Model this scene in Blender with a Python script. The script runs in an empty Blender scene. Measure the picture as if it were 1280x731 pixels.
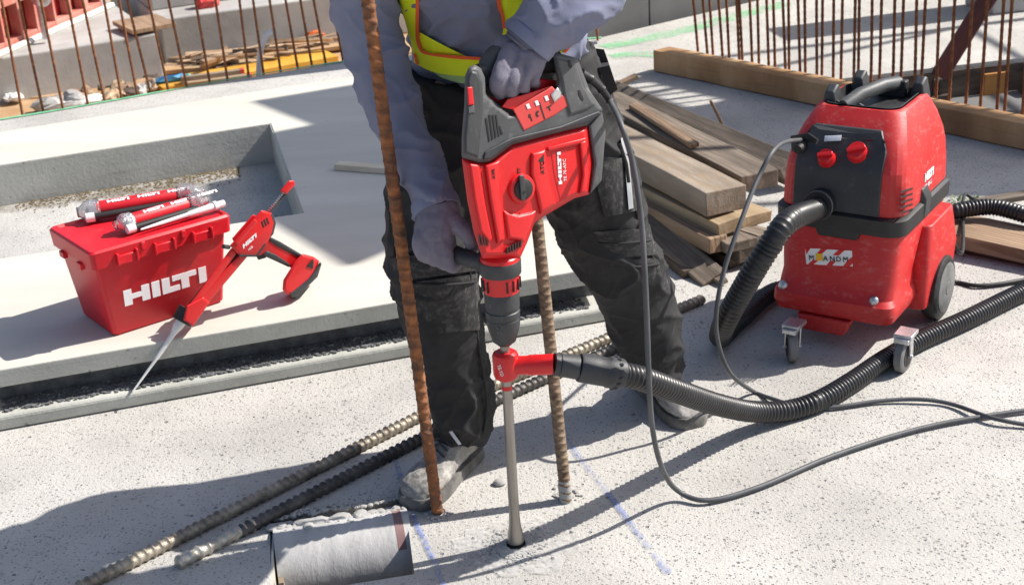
import bpy, bmesh, math, random
from mathutils import Vector, Matrix, noise, Quaternion
R = math.radians
random.seed(7)
S = bpy.context.scene
COL = S.collection

# ------------------------------------------------------------------ camera, sky, sun
FPX, PITCH, ROLL, CH = 1778.0, R(23), R(3.5), 1.75
F_ = Vector((0, math.cos(PITCH), -math.sin(PITCH)))
R0 = Vector((1, 0, 0)); U0 = Vector((0, math.sin(PITCH), math.cos(PITCH)))
RX = R0*math.cos(ROLL) - U0*math.sin(ROLL)
UX = U0*math.cos(ROLL) + R0*math.sin(ROLL)
CAM = Vector((0, 0, CH))
cd = bpy.data.cameras.new('camera'); cam = bpy.data.objects.new('camera', cd); COL.objects.link(cam)
cam.matrix_world = Matrix(((RX.x, UX.x, -F_.x, 0), (RX.y, UX.y, -F_.y, 0), (RX.z, UX.z, -F_.z, CH), (0, 0, 0, 1)))
cd.lens = 50; cd.sensor_width = 36; cd.clip_end = 500; cd.clip_start = .05
cd.dof.use_dof = True; cd.dof.focus_distance = 3.15; cd.dof.aperture_fstop = 9
S.camera = cam
SUN_AZ, SUN_EL = R(14), R(45)          # azimuth counter-clockwise from +x
SV = Vector((math.cos(SUN_AZ)*math.cos(SUN_EL), math.sin(SUN_AZ)*math.cos(SUN_EL), math.sin(SUN_EL)))
w = bpy.data.worlds.new('World'); S.world = w; w.use_nodes = True
nt = w.node_tree; bg = nt.nodes['Background']
sk = nt.nodes.new('ShaderNodeTexSky'); sk.sky_type = 'NISHITA'; sk.sun_disc = False
sk.sun_elevation = SUN_EL; sk.sun_rotation = math.pi/2 - SUN_AZ; sk.dust_density = 2.0; sk.air_density = 1.0
nt.links.new(sk.outputs[0], bg.inputs[0]); bg.inputs[1].default_value = .092
ld = bpy.data.lights.new('sun', 'SUN'); ld.energy = 4.8; ld.angle = R(.53); ld.color = (1, .955, .89)
sun = bpy.data.objects.new('sun', ld); COL.objects.link(sun)
sun.rotation_euler = SV.to_track_quat('Z', 'Y').to_euler(); sun.location = (8, 4, 9)
S.view_settings.view_transform = 'Standard'; S.view_settings.look = 'None'
S.view_settings.exposure = .57; S.view_settings.gamma = 1

# ------------------------------------------------------------------ unprojection: pixel positions in the image (1280 wide) -> scene points in metres
def ray(x, y): return F_ + RX*((x-640)/FPX) - UX*((y-365.5)/FPX)
def gp(x, y, z=0.0):
    d = ray(x, y); return CAM + d*((z-CH)/d.z)
def dp(x, y, Y):
    d = ray(x, y); return CAM + d*(Y/d.y)
def pl(x, y, A, n, off=0.0):
    d = ray(x, y); return CAM + d*((off + n.dot(A) - n.dot(CAM))/n.dot(d))
def pxm(Y, z=.5): return (Y*math.cos(PITCH) + (CH-z)*math.sin(PITCH))/FPX     # metres per pixel

# ------------------------------------------------------------------ materials
MATS = {}
def pm(name, c1, c2=None, scale=6, rough=.6, metal=0, bump=0, bscale=60, dust=0, dustcol=(.5, .48, .45), dscale=5,
       stretch=(1, 1, 1), speck=None, c3=None, detail=6, trans=0, spec=.5, bdet=4, coat=0, band=None, lo=.35, hi=.68):
    if name in MATS: return MATS[name]
    m = bpy.data.materials.new(name); m.use_nodes = True; t = m.node_tree; N = t.nodes; L = t.links
    b = N['Principled BSDF']; b.inputs['Roughness'].default_value = rough; b.inputs['Metallic'].default_value = metal
    b.inputs['Specular IOR Level'].default_value = spec; b.inputs['Coat Weight'].default_value = coat
    if trans: b.inputs['Transmission Weight'].default_value = trans
    tc = N.new('ShaderNodeTexCoord'); mp = N.new('ShaderNodeMapping'); mp.inputs['Scale'].default_value = stretch
    L.new(tc.outputs['Object'], mp.inputs[0])
    def nz(sc, det=6, rg=.6, src=mp):
        n = N.new('ShaderNodeTexNoise'); n.inputs['Scale'].default_value = sc; n.inputs['Detail'].default_value = det
        n.inputs['Roughness'].default_value = rg; L.new(src.outputs[0], n.inputs['Vector']); return n
    def ramp(src, stops):
        r = N.new('ShaderNodeValToRGB'); e = r.color_ramp.elements
        for i, (p, c) in enumerate(stops):
            if i < 2: e[i].position = p
            else: e.new(p)
        for i, (p, c) in enumerate(stops): r.color_ramp.elements[i].color = (*c, 1) if len(c) == 3 else c
        L.new(src, r.inputs[0]); return r
    c2 = c2 or tuple(min(1, v*1.25) for v in c1)
    st = [(lo, c1), (hi, c2)] if c3 is None else [(lo, c1), ((lo+hi)/2, c3), (hi, c2)]
    col = ramp(nz(scale, detail).outputs['Fac'], st).outputs[0]
    def mix(a, bcol, fac):
        x = N.new('ShaderNodeMix'); x.data_type = 'RGBA'; L.new(fac, x.inputs[0]); L.new(a, x.inputs[6])
        if isinstance(bcol, tuple): x.inputs[7].default_value = (*bcol, 1)
        else: L.new(bcol, x.inputs[7])
        return x.outputs[2]
    if band:   # (scale, colour, distortion, threshold): streaks of a grain
        wv = N.new('ShaderNodeTexWave'); wv.inputs['Scale'].default_value = band[0]; wv.inputs['Distortion'].default_value = band[2]
        wv.inputs['Detail'].default_value = 4; wv.inputs['Detail Scale'].default_value = 1.2; wv.bands_direction = 'Y'
        L.new(mp.outputs[0], wv.inputs[0])
        col = mix(col, band[1], ramp(wv.outputs['Fac'], [(band[3], (0, 0, 0)), (1, (.75, .75, .75))]).outputs[0])
    hgt = []
    if speck:  # list of (scale, radius, colour, amount, sink)
        for sc, rad, cc, amt, sink in speck:
            v = N.new('ShaderNodeTexVoronoi'); v.inputs['Scale'].default_value = sc
            wn = nz(sc*1.7, 2, .5, tc); ad = N.new('ShaderNodeMix'); ad.data_type = 'VECTOR'; ad.inputs[0].default_value = 1.1/sc
            L.new(tc.outputs['Object'], ad.inputs[4]); L.new(wn.outputs['Color'], ad.inputs[5]); L.new(ad.outputs[1], v.inputs['Vector'])
            sel = N.new('ShaderNodeSeparateColor'); L.new(v.outputs['Color'], sel.inputs[0])
            rr = N.new('ShaderNodeMapRange'); rr.inputs[1].default_value = 1-amt; rr.inputs[2].default_value = 1
            rr.inputs[3].default_value = 0; rr.inputs[4].default_value = rad; L.new(sel.outputs[0], rr.inputs[0])
            lt = N.new('ShaderNodeMath'); lt.operation = 'SUBTRACT'; L.new(rr.outputs[0], lt.inputs[0]); L.new(v.outputs['Distance'], lt.inputs[1])
            ml = N.new('ShaderNodeMath'); ml.operation = 'MULTIPLY'; ml.use_clamp = True; ml.inputs[1].default_value = 14; L.new(lt.outputs[0], ml.inputs[0])
            mk = ramp(nz(sc*.045, 5, .7, tc).outputs['Fac'], [(.32, (.38, .38, .38)), (.58, (1, 1, 1))])
            m2 = N.new('ShaderNodeMath'); m2.operation = 'MULTIPLY'; L.new(ml.outputs[0], m2.inputs[0]); L.new(mk.outputs[0], m2.inputs[1]); ml = m2
            col = mix(col, cc, ml.outputs[0])
            if sink: hgt.append((ml.outputs[0], -sink))
    if dust:
        dn = nz(dscale, 10, .72, tc)
        k = .66 - .3*dust
        r = ramp(dn.outputs['Fac'], [(k, (0, 0, 0)), (k+.22, (min(1, .35+dust*.6),)*3)])
        col = mix(col, dustcol, r.outputs[0])
        rm = N.new('ShaderNodeMath'); rm.operation = 'MULTIPLY_ADD'; rm.inputs[1].default_value = .5; rm.inputs[2].default_value = rough; rm.use_clamp = True
        L.new(r.outputs[0], rm.inputs[0]); L.new(rm.outputs[0], b.inputs['Roughness'])
    L.new(col, b.inputs['Base Color'])
    if bump or hgt:
        bp = N.new('ShaderNodeBump'); bp.inputs['Strength'].default_value = min(1, bump) if bump else .5; bp.inputs['Distance'].default_value = .004
        h = nz(bscale, bdet, .65).outputs['Fac']
        for o, s in hgt:
            ma = N.new('ShaderNodeMath'); ma.operation = 'MULTIPLY_ADD'; ma.inputs[1].default_value = s; L.new(o, ma.inputs[0]); L.new(h, ma.inputs[2]); h = ma.outputs[0]
        L.new(h, bp.inputs['Height']); L.new(bp.outputs[0], b.inputs['Normal'])
    MATS[name] = m; return m

GREY = [(85, .40, (.20, .197, .195), .36, .7), (170, .46, (.22, .217, .214), .55, .5), (40, .24, (.19, .188, .186), .20, .9), (120, .36, (.56, .54, .51), .2, 0)]  # dark specks paint the shade inside pores, mixed with real aggregate
M = dict(
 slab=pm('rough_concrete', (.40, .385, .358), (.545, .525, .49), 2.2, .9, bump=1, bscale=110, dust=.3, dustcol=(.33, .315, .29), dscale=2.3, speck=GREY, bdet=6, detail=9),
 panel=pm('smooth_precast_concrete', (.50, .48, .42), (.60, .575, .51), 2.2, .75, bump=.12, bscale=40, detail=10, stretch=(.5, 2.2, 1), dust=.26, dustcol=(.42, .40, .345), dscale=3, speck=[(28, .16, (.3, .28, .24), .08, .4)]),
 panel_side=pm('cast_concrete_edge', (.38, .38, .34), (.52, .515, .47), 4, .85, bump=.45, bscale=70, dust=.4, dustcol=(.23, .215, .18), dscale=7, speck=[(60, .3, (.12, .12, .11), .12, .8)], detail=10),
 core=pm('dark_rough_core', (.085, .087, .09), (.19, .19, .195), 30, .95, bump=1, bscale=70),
 pour=pm('weathered_concrete', (.30, .29, .275), (.46, .45, .43), 2.5, .9, bump=.4, bscale=60, dust=.15, dustcol=(.2, .19, .18)),
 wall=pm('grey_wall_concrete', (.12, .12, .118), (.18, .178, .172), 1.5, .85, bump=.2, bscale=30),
 gravel=pm('brown_grit', (.16, .12, .07), (.38, .30, .19), 45, .95, bump=.8, bscale=120),
 sandy=pm('sandy_ground', (.34, .19, .085), (.52, .36, .21), 3, .95, bump=.6, bscale=25),
 green=pm('green_paint', (.10, .42, .20), (.25, .55, .35), 20, .8),
 rust=pm('orange_rust', (.13, .06, .034), (.42, .155, .05), 38, .92, bump=.8, bscale=220, c3=(.27, .098, .034), dust=.62, dustcol=(.185, .15, .125), dscale=42),
 rustdark=pm('brown_rusty_steel', (.11, .07, .045), (.30, .22, .15), 40, .85, bump=.6, bscale=200, dust=.4, dustcol=(.33, .15, .05), dscale=30),
 rustthin=pm('starter_bar_rust', (.16, .055, .02), (.36, .13, .045), 30, .85, c3=(.22, .08, .03)),
 steel=pm('grey_steel_bar', (.15, .13, .105), (.48, .42, .33), 22, .5, .55, bump=.35, bscale=160, dust=.35, dustcol=(.42, .19, .06), dscale=26),
 bright=pm('bright_ground_steel', (.42, .38, .32), (.62, .58, .50), 25, .4, .6, bump=.4, bscale=140, dust=.3, dustcol=(.42, .2, .07), dscale=26),
 bit=pm('machined_steel', (.25, .23, .21), (.42, .39, .35), 14, .38, .85, stretch=(1, 1, .2), dust=.15),
 red=pm('red_plastic', (.60, .010, .014), (.68, .018, .02), 4, .36, bump=.05, bscale=300, dust=.24, dustcol=(.64, .22, .2), dscale=26),
 redflat=pm('red_tool_label', (.62, .055, .05), (.66, .075, .065), 5, .5),
 reddusty=pm('dusty_red_plastic', (.50, .013, .014), (.58, .03, .028), 5, .5, bump=.12, bscale=120, dust=.42, dustcol=(.56, .25, .22), dscale=15),
 redbox=pm('red_box_plastic', (.58, .006, .016), (.66, .010, .022), 5, .45, bump=.06, bscale=160, dust=.32, dustcol=(.62, .13, .12), dscale=8),
 dark=pm('dark_grey_plastic', (.028, .030, .033), (.05, .052, .056), 8, .5, bump=.15, bscale=400, dust=.28, dustcol=(.22, .22, .22), dscale=9),
 grip=pm('grey_handle_plastic', (.06, .063, .066), (.10, .103, .106), 8, .5, bump=.1, bscale=400, dust=.34, dustcol=(.30, .295, .29), dscale=10),
 black=pm('black_rubber', (.012, .012, .013), (.025, .025, .027), 10, .5, bump=.1, bscale=200, dust=.3, dustcol=(.18, .18, .18), dscale=14),
 hose=pm('black_hose_plastic', (.012, .012, .013), (.022, .022, .024), 10, .38, dust=.22, dustcol=(.15, .145, .14), dscale=12),
 cable=pm('grey_cable', (.06, .063, .068), (.10, .103, .11), 15, .55),
 greyrub=pm('dusty_grey_rubber', (.12, .12, .12), (.22, .22, .215), 12, .8, bump=.2, bscale=90),
 zinc=pm('zinc_plated_steel', (.45, .46, .48), (.65, .66, .68), 25, .35, .8),
 white=pm('white_plastic', (.70, .70, .70), (.80, .80, .80), 12, .45),
 logo=pm('white_print', (.80, .78, .79), (.86, .84, .85), 30, .6),
 ink=pm('black_print', (.012, .012, .012), (.02, .02, .02), 30, .6),
 clear=pm('clear_plastic_film', (.85, .86, .88), (.95, .95, .96), 18, .12, trans=.92, bump=.9, bscale=35),
 clearnoz=pm('milky_plastic', (.74, .73, .70), (.82, .81, .79), 14, .35),
 shirt=pm('blue_grey_knit', (.18, .195, .285), (.235, .25, .345), 7, .9, bump=.5, bscale=450, dust=.2, dustcol=(.31, .32, .385), dscale=11),
 glove=pm('lilac_grey_glove', (.155, .145, .19), (.225, .21, .265), 14, .85, bump=.5, bscale=420, dust=.26, dustcol=(.40, .385, .43), dscale=16),
 glovepalm=pm('dark_glove_coating', (.04, .042, .045), (.07, .072, .078), 20, .6, bump=.3, bscale=300),
 vest=pm('fluorescent_yellow_cloth', (.78, .92, .012), (.85, .97, .02), 6, .75, bump=.25, bscale=500),
 vestlime=pm('lime_lining', (.36, .56, .22), (.42, .62, .28), 6, .8, bump=.25, bscale=400),
 piping=pm('orange_piping', (.85, .10, .02), (.90, .14, .03), 12, .7),
 reflect=pm('reflective_tape', (.50, .52, .56), (.62, .64, .68), 30, .4, bump=.1),
 trouser=pm('black_work_cloth', (.013, .013, .014), (.026, .026, .027), 7, .8, bump=.4, bscale=450, dust=.36, dustcol=(.12, .117, .113), dscale=5.5),
 boot=pm('dusty_boot_leather', (.13, .122, .112), (.46, .435, .40), 9, .85, bump=.5, bscale=70, dust=.75, dustcol=(.50, .48, .45), dscale=9),
 sole=pm('boot_sole', (.09, .086, .08), (.24, .23, .215), 16, .9, bump=.4, bscale=90),
 tagcloth=pm('grey_reflective_tag', (.26, .27, .29), (.36, .37, .39), 20, .6),
 trouserdust=pm('dusty_black_work_cloth', (.016, .016, .017), (.03, .03, .031), 7, .8, bump=.4, bscale=450, dust=.62, dustcol=(.15, .146, .14), dscale=9),
 darksteel=pm('dark_steel_bar', (.05, .047, .045), (.14, .13, .12), 22, .5, .5, bump=.35, bscale=160, dust=.3, dustcol=(.34, .15, .05), dscale=26),
 lightwood=pm('pale_batten_wood', (.60, .52, .38), (.72, .64, .50), 6, .75, stretch=(.4, 3, 3)),
 skin=pm('skin', (.50, .30, .22), (.56, .35, .26), 8, .55),
 hair=pm('brown_hair', (.05, .03, .02), (.09, .055, .035), 60, .6),
 timber=pm('weathered_grey_timber', (.09, .068, .05), (.24, .19, .145), 7, .85, bump=.5, bscale=60, stretch=(.35, 3.2, 3.2), detail=9, band=(3.2, (.10, .08, .062), 9, .72)),
 ochre=pm('stained_timber', (.19, .145, .105), (.36, .30, .235), 6, .8, bump=.5, bscale=60, stretch=(.5, 2.5, 2.5), detail=9, dust=.42, dustcol=(.40, .22, .06), dscale=5, band=(2.5, (.24, .18, .12), 8, .8)),
 pale=pm('pale_sawn_timber', (.24, .18, .11), (.40, .32, .21), 5, .75, bump=.3, bscale=50, stretch=(.3, 3, 3), detail=8, band=(6, (.36, .20, .08), 5, .6)),
 beam=pm('formwork_beam_timber', (.26, .135, .06), (.52, .335, .18), 3.5, .75, bump=.3, bscale=40, stretch=(1.0, 1.0, .35), detail=8, c3=(.40, .225, .10), dust=.4, dustcol=(.17, .085, .045), dscale=6),
 darkwood=pm('dark_brown_timber', (.045, .032, .024), (.13, .095, .07), 8, .8, bump=.5, bscale=60, stretch=(.4, 3, 3)),  # even dark brown tone, shared by low boards and shaft liner
 brownwood=pm('brown_timber', (.22, .145, .09), (.40, .28, .18), 8, .8, bump=.4, bscale=60, stretch=(.4, 3, 3), band=(6, (.14, .07, .035), 6, .6)),
 yellow=pm('yellow_formwork_ply', (.55, .26, .025), (.66, .38, .05), 3, .6, dust=.35, dustcol=(.45, .26, .1)),
 orangeply=pm('orange_ply', (.36, .15, .03), (.46, .22, .06), 5, .7),
 scrap=pm('splintered_wood', (.30, .17, .09), (.60, .46, .32), 9, .85),
 redpanel=pm('red_formwork_skin', (.26, .008, .01), (.34, .02, .02), 4, .6, dust=.2, dustcol=(.4, .2, .17)),
 redframe=pm('faded_red_frame', (.46, .13, .095), (.58, .28, .22), 6, .6, dust=.35, dustcol=(.6, .42, .36)),
 prop=pm('maroon_prop_paint', (.065, .012, .014), (.11, .022, .024), 8, .5, dust=.2, dustcol=(.3, .15, .13)),
 blue=pm('blue_sheet', (.05, .22, .45), (.1, .35, .55), 8, .6),
 teal=pm('teal_plastic', (.06, .33, .36), (.1, .42, .45), 8, .5),
 paper=pm('white_scrap', (.62, .60, .56), (.74, .72, .68), 8, .8),
 yellowlamp=pm('yellow_print', (.85, .45, .02), (.9, .5, .03), 10, .5),
 orange=pm('orange_plastic', (.6, .12, .02), (.7, .16, .03), 10, .5),
 pipe=pm('grey_pipe_plastic', (.40, .39, .38), (.52, .505, .49), 12, .75, bump=.4, bscale=60, stretch=(1.5, .7, .7), detail=10, dust=.36, dustcol=(.24, .19, .16), dscale=13),
 darkred=pm('dark_red_edge', (.20, .11, .105), (.30, .19, .18), 14, .8),
 hole=pm('drill_hole_dark', (.02, .02, .02), (.04, .04, .04), 20, 1),
 scaff=pm('galvanised_tube', (.35, .36, .37), (.5, .51, .52), 9, .45, .6),
 shade_deck=pm('deck_board', (.30, .22, .14), (.42, .32, .21), 6, .8, stretch=(.4, 3, 3)),
 weed=pm('weed_leaf', (.06, .11, .025), (.11, .17, .04), 12, .7),
)
def chalk_mat():
    m = bpy.data.materials.new('blue_chalk'); m.use_nodes = True; t = m.node_tree; b = t.nodes['Principled BSDF']
    b.inputs['Base Color'].default_value = (.13, .21, .52, 1); b.inputs['Roughness'].default_value = 1
    tc = t.nodes.new('ShaderNodeTexCoord'); n = t.nodes.new('ShaderNodeTexNoise'); n.inputs['Scale'].default_value = 60; n.inputs['Detail'].default_value = 8
    n2 = t.nodes.new('ShaderNodeTexNoise'); n2.inputs['Scale'].default_value = 7; n2.inputs['Detail'].default_value = 3
    t.links.new(tc.outputs['Object'], n.inputs[0]); t.links.new(tc.outputs['Object'], n2.inputs[0])
    mm = t.nodes.new('ShaderNodeMath'); mm.operation = 'MULTIPLY'; t.links.new(n.outputs['Fac'], mm.inputs[0]); t.links.new(n2.outputs['Fac'], mm.inputs[1])
    r = t.nodes.new('ShaderNodeValToRGB'); r.color_ramp.elements[0].position = .15; r.color_ramp.elements[1].position = .33
    r.color_ramp.elements[1].color = (.5, .5, .5, 1)
    t.links.new(mm.outputs[0], r.inputs[0]); t.links.new(r.outputs[0], b.inputs['Alpha']); return m
M['chalk'] = chalk_mat()
def chalk_copy(name, c):
    m = M['chalk'].copy(); m.name = name; m.node_tree.nodes['Principled BSDF'].inputs['Base Color'].default_value = (*c, 1); return m
M['greenchalk'] = chalk_copy('green_chalk', (.16, .62, .26))
M['gritfilm'] = chalk_copy('wet_brown_grit', (.13, .095, .05))
M['dustsheet'] = chalk_copy('pale_drill_dust', (.62, .61, .59))

# ------------------------------------------------------------------ mesh helpers
class MB:
    def __init__(s, T=None): s.v = []; s.f = []; s.T = T
    def add(s, vs, fs):
        o = len(s.v)
        s.v += [tuple(s.T @ Vector(p)) if s.T else tuple(p) for p in vs]
        s.f += [tuple(i+o for i in q) for q in fs]; return s
    def loft(s, rings, close=True, cap=True):
        n = len(rings[0]); vs = [p for r in rings for p in r]; fs = []
        for i in range(len(rings)-1):
            for j in range(n if close else n-1):
                k = (j+1) % n; fs.append((i*n+j, i*n+k, (i+1)*n+k, (i+1)*n+j))
        if cap: fs.append(tuple(range(n-1, -1, -1))); fs.append(tuple(range((len(rings)-1)*n, len(rings)*n)))
        return s.add(vs, fs)
    def box(s, c, d, rot=None):
        c = Vector(c); q = [Vector((x*d[0]/2, y*d[1]/2, z*d[2]/2)) for x in (-1, 1) for y in (-1, 1) for z in (-1, 1)]
        if rot: q = [rot @ p for p in q]
        return s.add([c+p for p in q], [(0, 1, 3, 2), (4, 6, 7, 5), (0, 4, 5, 1), (2, 3, 7, 6), (0, 2, 6, 4), (1, 5, 7, 3)])
    def tube(s, pts, rad, n=10, cap=True, flat=1.0):
        pts = [Vector(p) for p in pts]; rings = []; up = None
        for i, p in enumerate(pts):
            t = (pts[min(i+1, len(pts)-1)] - pts[max(i-1, 0)]).normalized()
            if up is None: up = Vector((0, 0, 1)) if abs(t.z) < .9 else Vector((0, 1, 0))
            a = t.cross(up); a.normalize(); b = a.cross(t); up = b
            r = rad[i] if isinstance(rad, (list, tuple)) else rad
            rings.append([p + a*(r*math.cos(u)) + b*(r*flat*math.sin(u)) for u in [2*math.pi*k/n for k in range(n)]])
        return s.loft(rings, cap=cap)
    def lathe(s, base, axis, prof, n=20, cap=True):
        base = Vector(base); axis = Vector(axis).normalized(); u = axis.orthogonal().normalized(); v = axis.cross(u)
        return s.loft([[base + axis*h + u*(r*math.cos(a)) + v*(r*math.sin(a)) for a in [2*math.pi*k/n for k in range(n)]] for h, r in prof], cap=cap)
    def ball(s, c, r, n=12, sc=(1, 1, 1), rot=None):
        c = Vector(c); rings = []
        for i in range(1, n):
            th = math.pi*i/n
            ring = [Vector((r*sc[0]*math.sin(th)*math.cos(a), r*sc[1]*math.sin(th)*math.sin(a), -r*sc[2]*math.cos(th))) for a in [2*math.pi*k/(n+4) for k in range(n+4)]]
            rings.append([c + (rot @ q if rot else q) for q in ring])
        return s.loft(rings)
    def prism(s, poly, z0, z1):     # polygon (x, y) extruded in z, ccw
        n = len(poly); return s.loft([[(x, y, z0) for x, y in poly], [(x, y, z1) for x, y in poly]])
    def mesh(s, name, off=Vector((0, 0, 0))):
        me = bpy.data.meshes.new(name); me.from_pydata([tuple(Vector(p)-off) for p in s.v], [], s.f)
        bm = bmesh.new(); bm.from_mesh(me); bmesh.ops.recalc_face_normals(bm, faces=bm.faces); bm.to_mesh(me); bm.free(); return me

def tag(o, label=None, cat=None, group=None, kind=None):
    if label: o['label'] = label
    if cat: o['category'] = cat
    if group: o['group'] = group
    if kind: o['kind'] = kind
    return o
def thing(name, label, cat, loc, group=None):
    o = bpy.data.objects.new(name, None); COL.objects.link(o); o.location = loc; o.empty_display_size = .05
    return tag(o, label, cat, group)
def rootloc(o):
    v = Vector((0, 0, 0))
    while o: v += Vector(o.location); o = o.parent
    return v
def put(name, mb, mat, parent=None, bevel=0, smooth=True, ang=35, seg=2, label=None, mods=None):
    off = rootloc(parent) if parent else Vector((0, 0, 0))
    if isinstance(mb, MB):
        if parent is None:
            n = len(mb.v); zs = min(p[2] for p in mb.v)
            off = Vector((sum(p[0] for p in mb.v)/n, sum(p[1] for p in mb.v)/n, zs))
        me = mb.mesh(name, off)
    else:
        me = mb
        if parent: me.transform(Matrix.Translation(-off))
    o = bpy.data.objects.new(name, me); COL.objects.link(o); me.materials.append(M[mat] if isinstance(mat, str) else mat)
    if parent: o.parent = parent
    else: o.location = off
    if smooth:
        me.polygons.foreach_set('use_smooth', [True]*len(me.polygons)); me.set_sharp_from_angle(angle=R(ang))
    if bevel:
        b = o.modifiers.new('bevel', 'BEVEL'); b.width = bevel; b.segments = seg; b.limit_method = 'ANGLE'; b.angle_limit = R(30); b.harden_normals = False
    if label: o['label'] = label
    return o
def struct(name, mb, mat, parent=None, **k):
    o = put(name, mb, mat, parent, **k)
    if not parent: o['kind'] = 'structure'
    return o
def fuse(mb, voxel, smooth=4, fn=None):          # weld overlapping shells into one continuous skin, then crumple it
    me = mb.mesh('skin'); o = bpy.data.objects.new('skin', me); COL.objects.link(o)
    r = o.modifiers.new('r', 'REMESH'); r.mode = 'VOXEL'; r.voxel_size = voxel
    if smooth: q = o.modifiers.new('s', 'SMOOTH'); q.iterations = smooth; q.factor = .5
    ev = o.evaluated_get(bpy.context.evaluated_depsgraph_get()); out = bpy.data.meshes.new_from_object(ev)
    bpy.data.objects.remove(o)
    if fn:
        ns = [v.normal.copy() for v in out.vertices]
        for v, n in zip(out.vertices, ns): v.co = v.co + n*fn(v.co)
    return out
def offs(poly, d):                                # inset of a pixel polygon (positive shrinks)
    n = len(poly); A = sum(poly[i][0]*poly[(i+1) % n][1]-poly[(i+1) % n][0]*poly[i][1] for i in range(n)); sg = 1 if A > 0 else -1
    out = []
    for i in range(n):
        a, b, c = (Vector(poly[i-1]), Vector(poly[i]), Vector(poly[(i+1) % n]))
        e1 = (b-a).normalized(); e2 = (c-b).normalized()
        n1 = Vector((-e1.y, e1.x))*sg; n2 = Vector((-e2.y, e2.x))*sg; m = (n1+n2)
        m = m.normalized() if m.length > 1e-6 else n1
        k = d/max(.45, m.dot(n1)); q = b + m*k; out.append((q.x, q.y))
    return out
def slab(mb, poly, P, d0, d1, bev=2.0, bd=None):  # polygon read off the photo, given thickness along P's depth axis, chamfered rim
    bd = bd or bev*.0016
    mb.loft([[P(x, y, d0) for x, y in offs(poly, bev)], [P(x, y, d0-bd) for x, y in poly], [P(x, y, d1) for x, y in poly]]); return mb
def smooth_path(pts, n):                          # Catmull-Rom through points (any dimension)
    out = []; P = [pts[0]] + list(pts) + [pts[-1]]
    for i in range(1, len(P)-2):
        for k in range(n):
            t = k/n; a, b, c, d = P[i-1], P[i], P[i+1], P[i+2]
            out.append(tuple(.5*((2*b[j]) + (-a[j]+c[j])*t + (2*a[j]-5*b[j]+4*c[j]-d[j])*t*t + (-a[j]+3*b[j]-3*c[j]+d[j])*t**3) for j in range(len(b))))
    out.append(tuple(pts[-1])); return out
LOGO = [(0, 0, .42, 1), (.95, 0, 1.37, 1), (.42, .35, .95, .66), (1.5, 0, 1.92, 1), (2.05, 0, 2.47, 1), (2.47, 0, 3.0, .34), (2.62, .66, 3.95, 1), (3.1, 0, 3.52, .66), (4.08, 0, 4.5, 1)]
def logo(name, O, X, Y, h, wid, parent, mat='logo', th=.0008):
    O, X, Y = Vector(O), Vector(X).normalized(), Vector(Y).normalized(); N = X.cross(Y); mb = MB(); k = wid/4.5
    for x0, y0, x1, y1 in LOGO:
        q = [O + X*(x*k) + Y*(y*h) for x, y in ((x0, y0), (x1, y0), (x1, y1), (x0, y1))]
        mb.loft([[p - N*.001 for p in q], [p + N*th for p in q]])
    return put(name, mb, mat, parent, smooth=False)
def text(body, O, X, Y, size, parent, mat='ink', name='lettering', align='LEFT'):
    c = bpy.data.curves.new('t', 'FONT'); c.body = body; c.size = size; c.extrude = .0006; c.align_x = align; c.resolution_u = 2
    o = bpy.data.objects.new('t', c); COL.objects.link(o)
    me = bpy.data.meshes.new_from_object(o.evaluated_get(bpy.context.evaluated_depsgraph_get())); bpy.data.objects.remove(o)
    X = Vector(X).normalized(); N = X.cross(Vector(Y)).normalized(); Yv = N.cross(X); O = Vector(O)
    me.transform(Matrix(((X.x, Yv.x, N.x, O.x), (X.y, Yv.y, N.y, O.y), (X.z, Yv.z, N.z, O.z), (0, 0, 0, 1))))
    return put(name, me, mat, parent, smooth=False)
def fill(loops, z, extra=None):                   # flat sheet with holes
    bm = bmesh.new()
    for lp in loops:
        vs = [bm.verts.new((p[0], p[1], z)) for p in lp]
        for i in range(len(vs)): bm.edges.new((vs[i], vs[(i+1) % len(vs)]))
    bmesh.ops.triangle_fill(bm, use_beauty=True, use_dissolve=False, edges=bm.edges[:])
    return bm
def slabmesh(name, loops, z0, z1):                # sheet with holes given a thickness
    bm = fill(loops, z1)
    for f in bm.faces:
        if f.normal.z < 0: f.normal_flip()
    r = bmesh.ops.extrude_face_region(bm, geom=bm.faces[:]); 
    for v in [g for g in r['geom'] if isinstance(g, bmesh.types.BMVert)]: v.co.z = z0
    bmesh.ops.recalc_face_normals(bm, faces=bm.faces); me = bpy.data.meshes.new(name); bm.to_mesh(me); bm.free(); return me
def lerp(a, b, t): return a + (b-a)*t
def fbm(p, s, o=3): return noise.fractal(Vector(p)*s, 1.0, 2.0, o)

# ================================================================== SETTING
GZ = -.62
E0, E1, E2 = gp(0, 149.5), gp(430, 77), gp(752, 47)
edge_dir = (E2-E0).normalized()
EL = E0 - edge_dir*6; ER = E2 + (gp(960, -2)-E2).normalized()*8
# the open shaft behind the timber beam
H1 = gp(978, 107); H2 = gp(1290, 71); hd = (H2-H1).normalized(); H2 = H1 + hd*6
B0, B1 = gp(817, 90), gp(1280, 189); bd_ = (B1-B0).normalized(); bn = Vector((-bd_.y, bd_.x, 0))   # beam line, normal to the back
if bn.y < 0: bn = -bn
Hn = B0 + bn*.17
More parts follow.
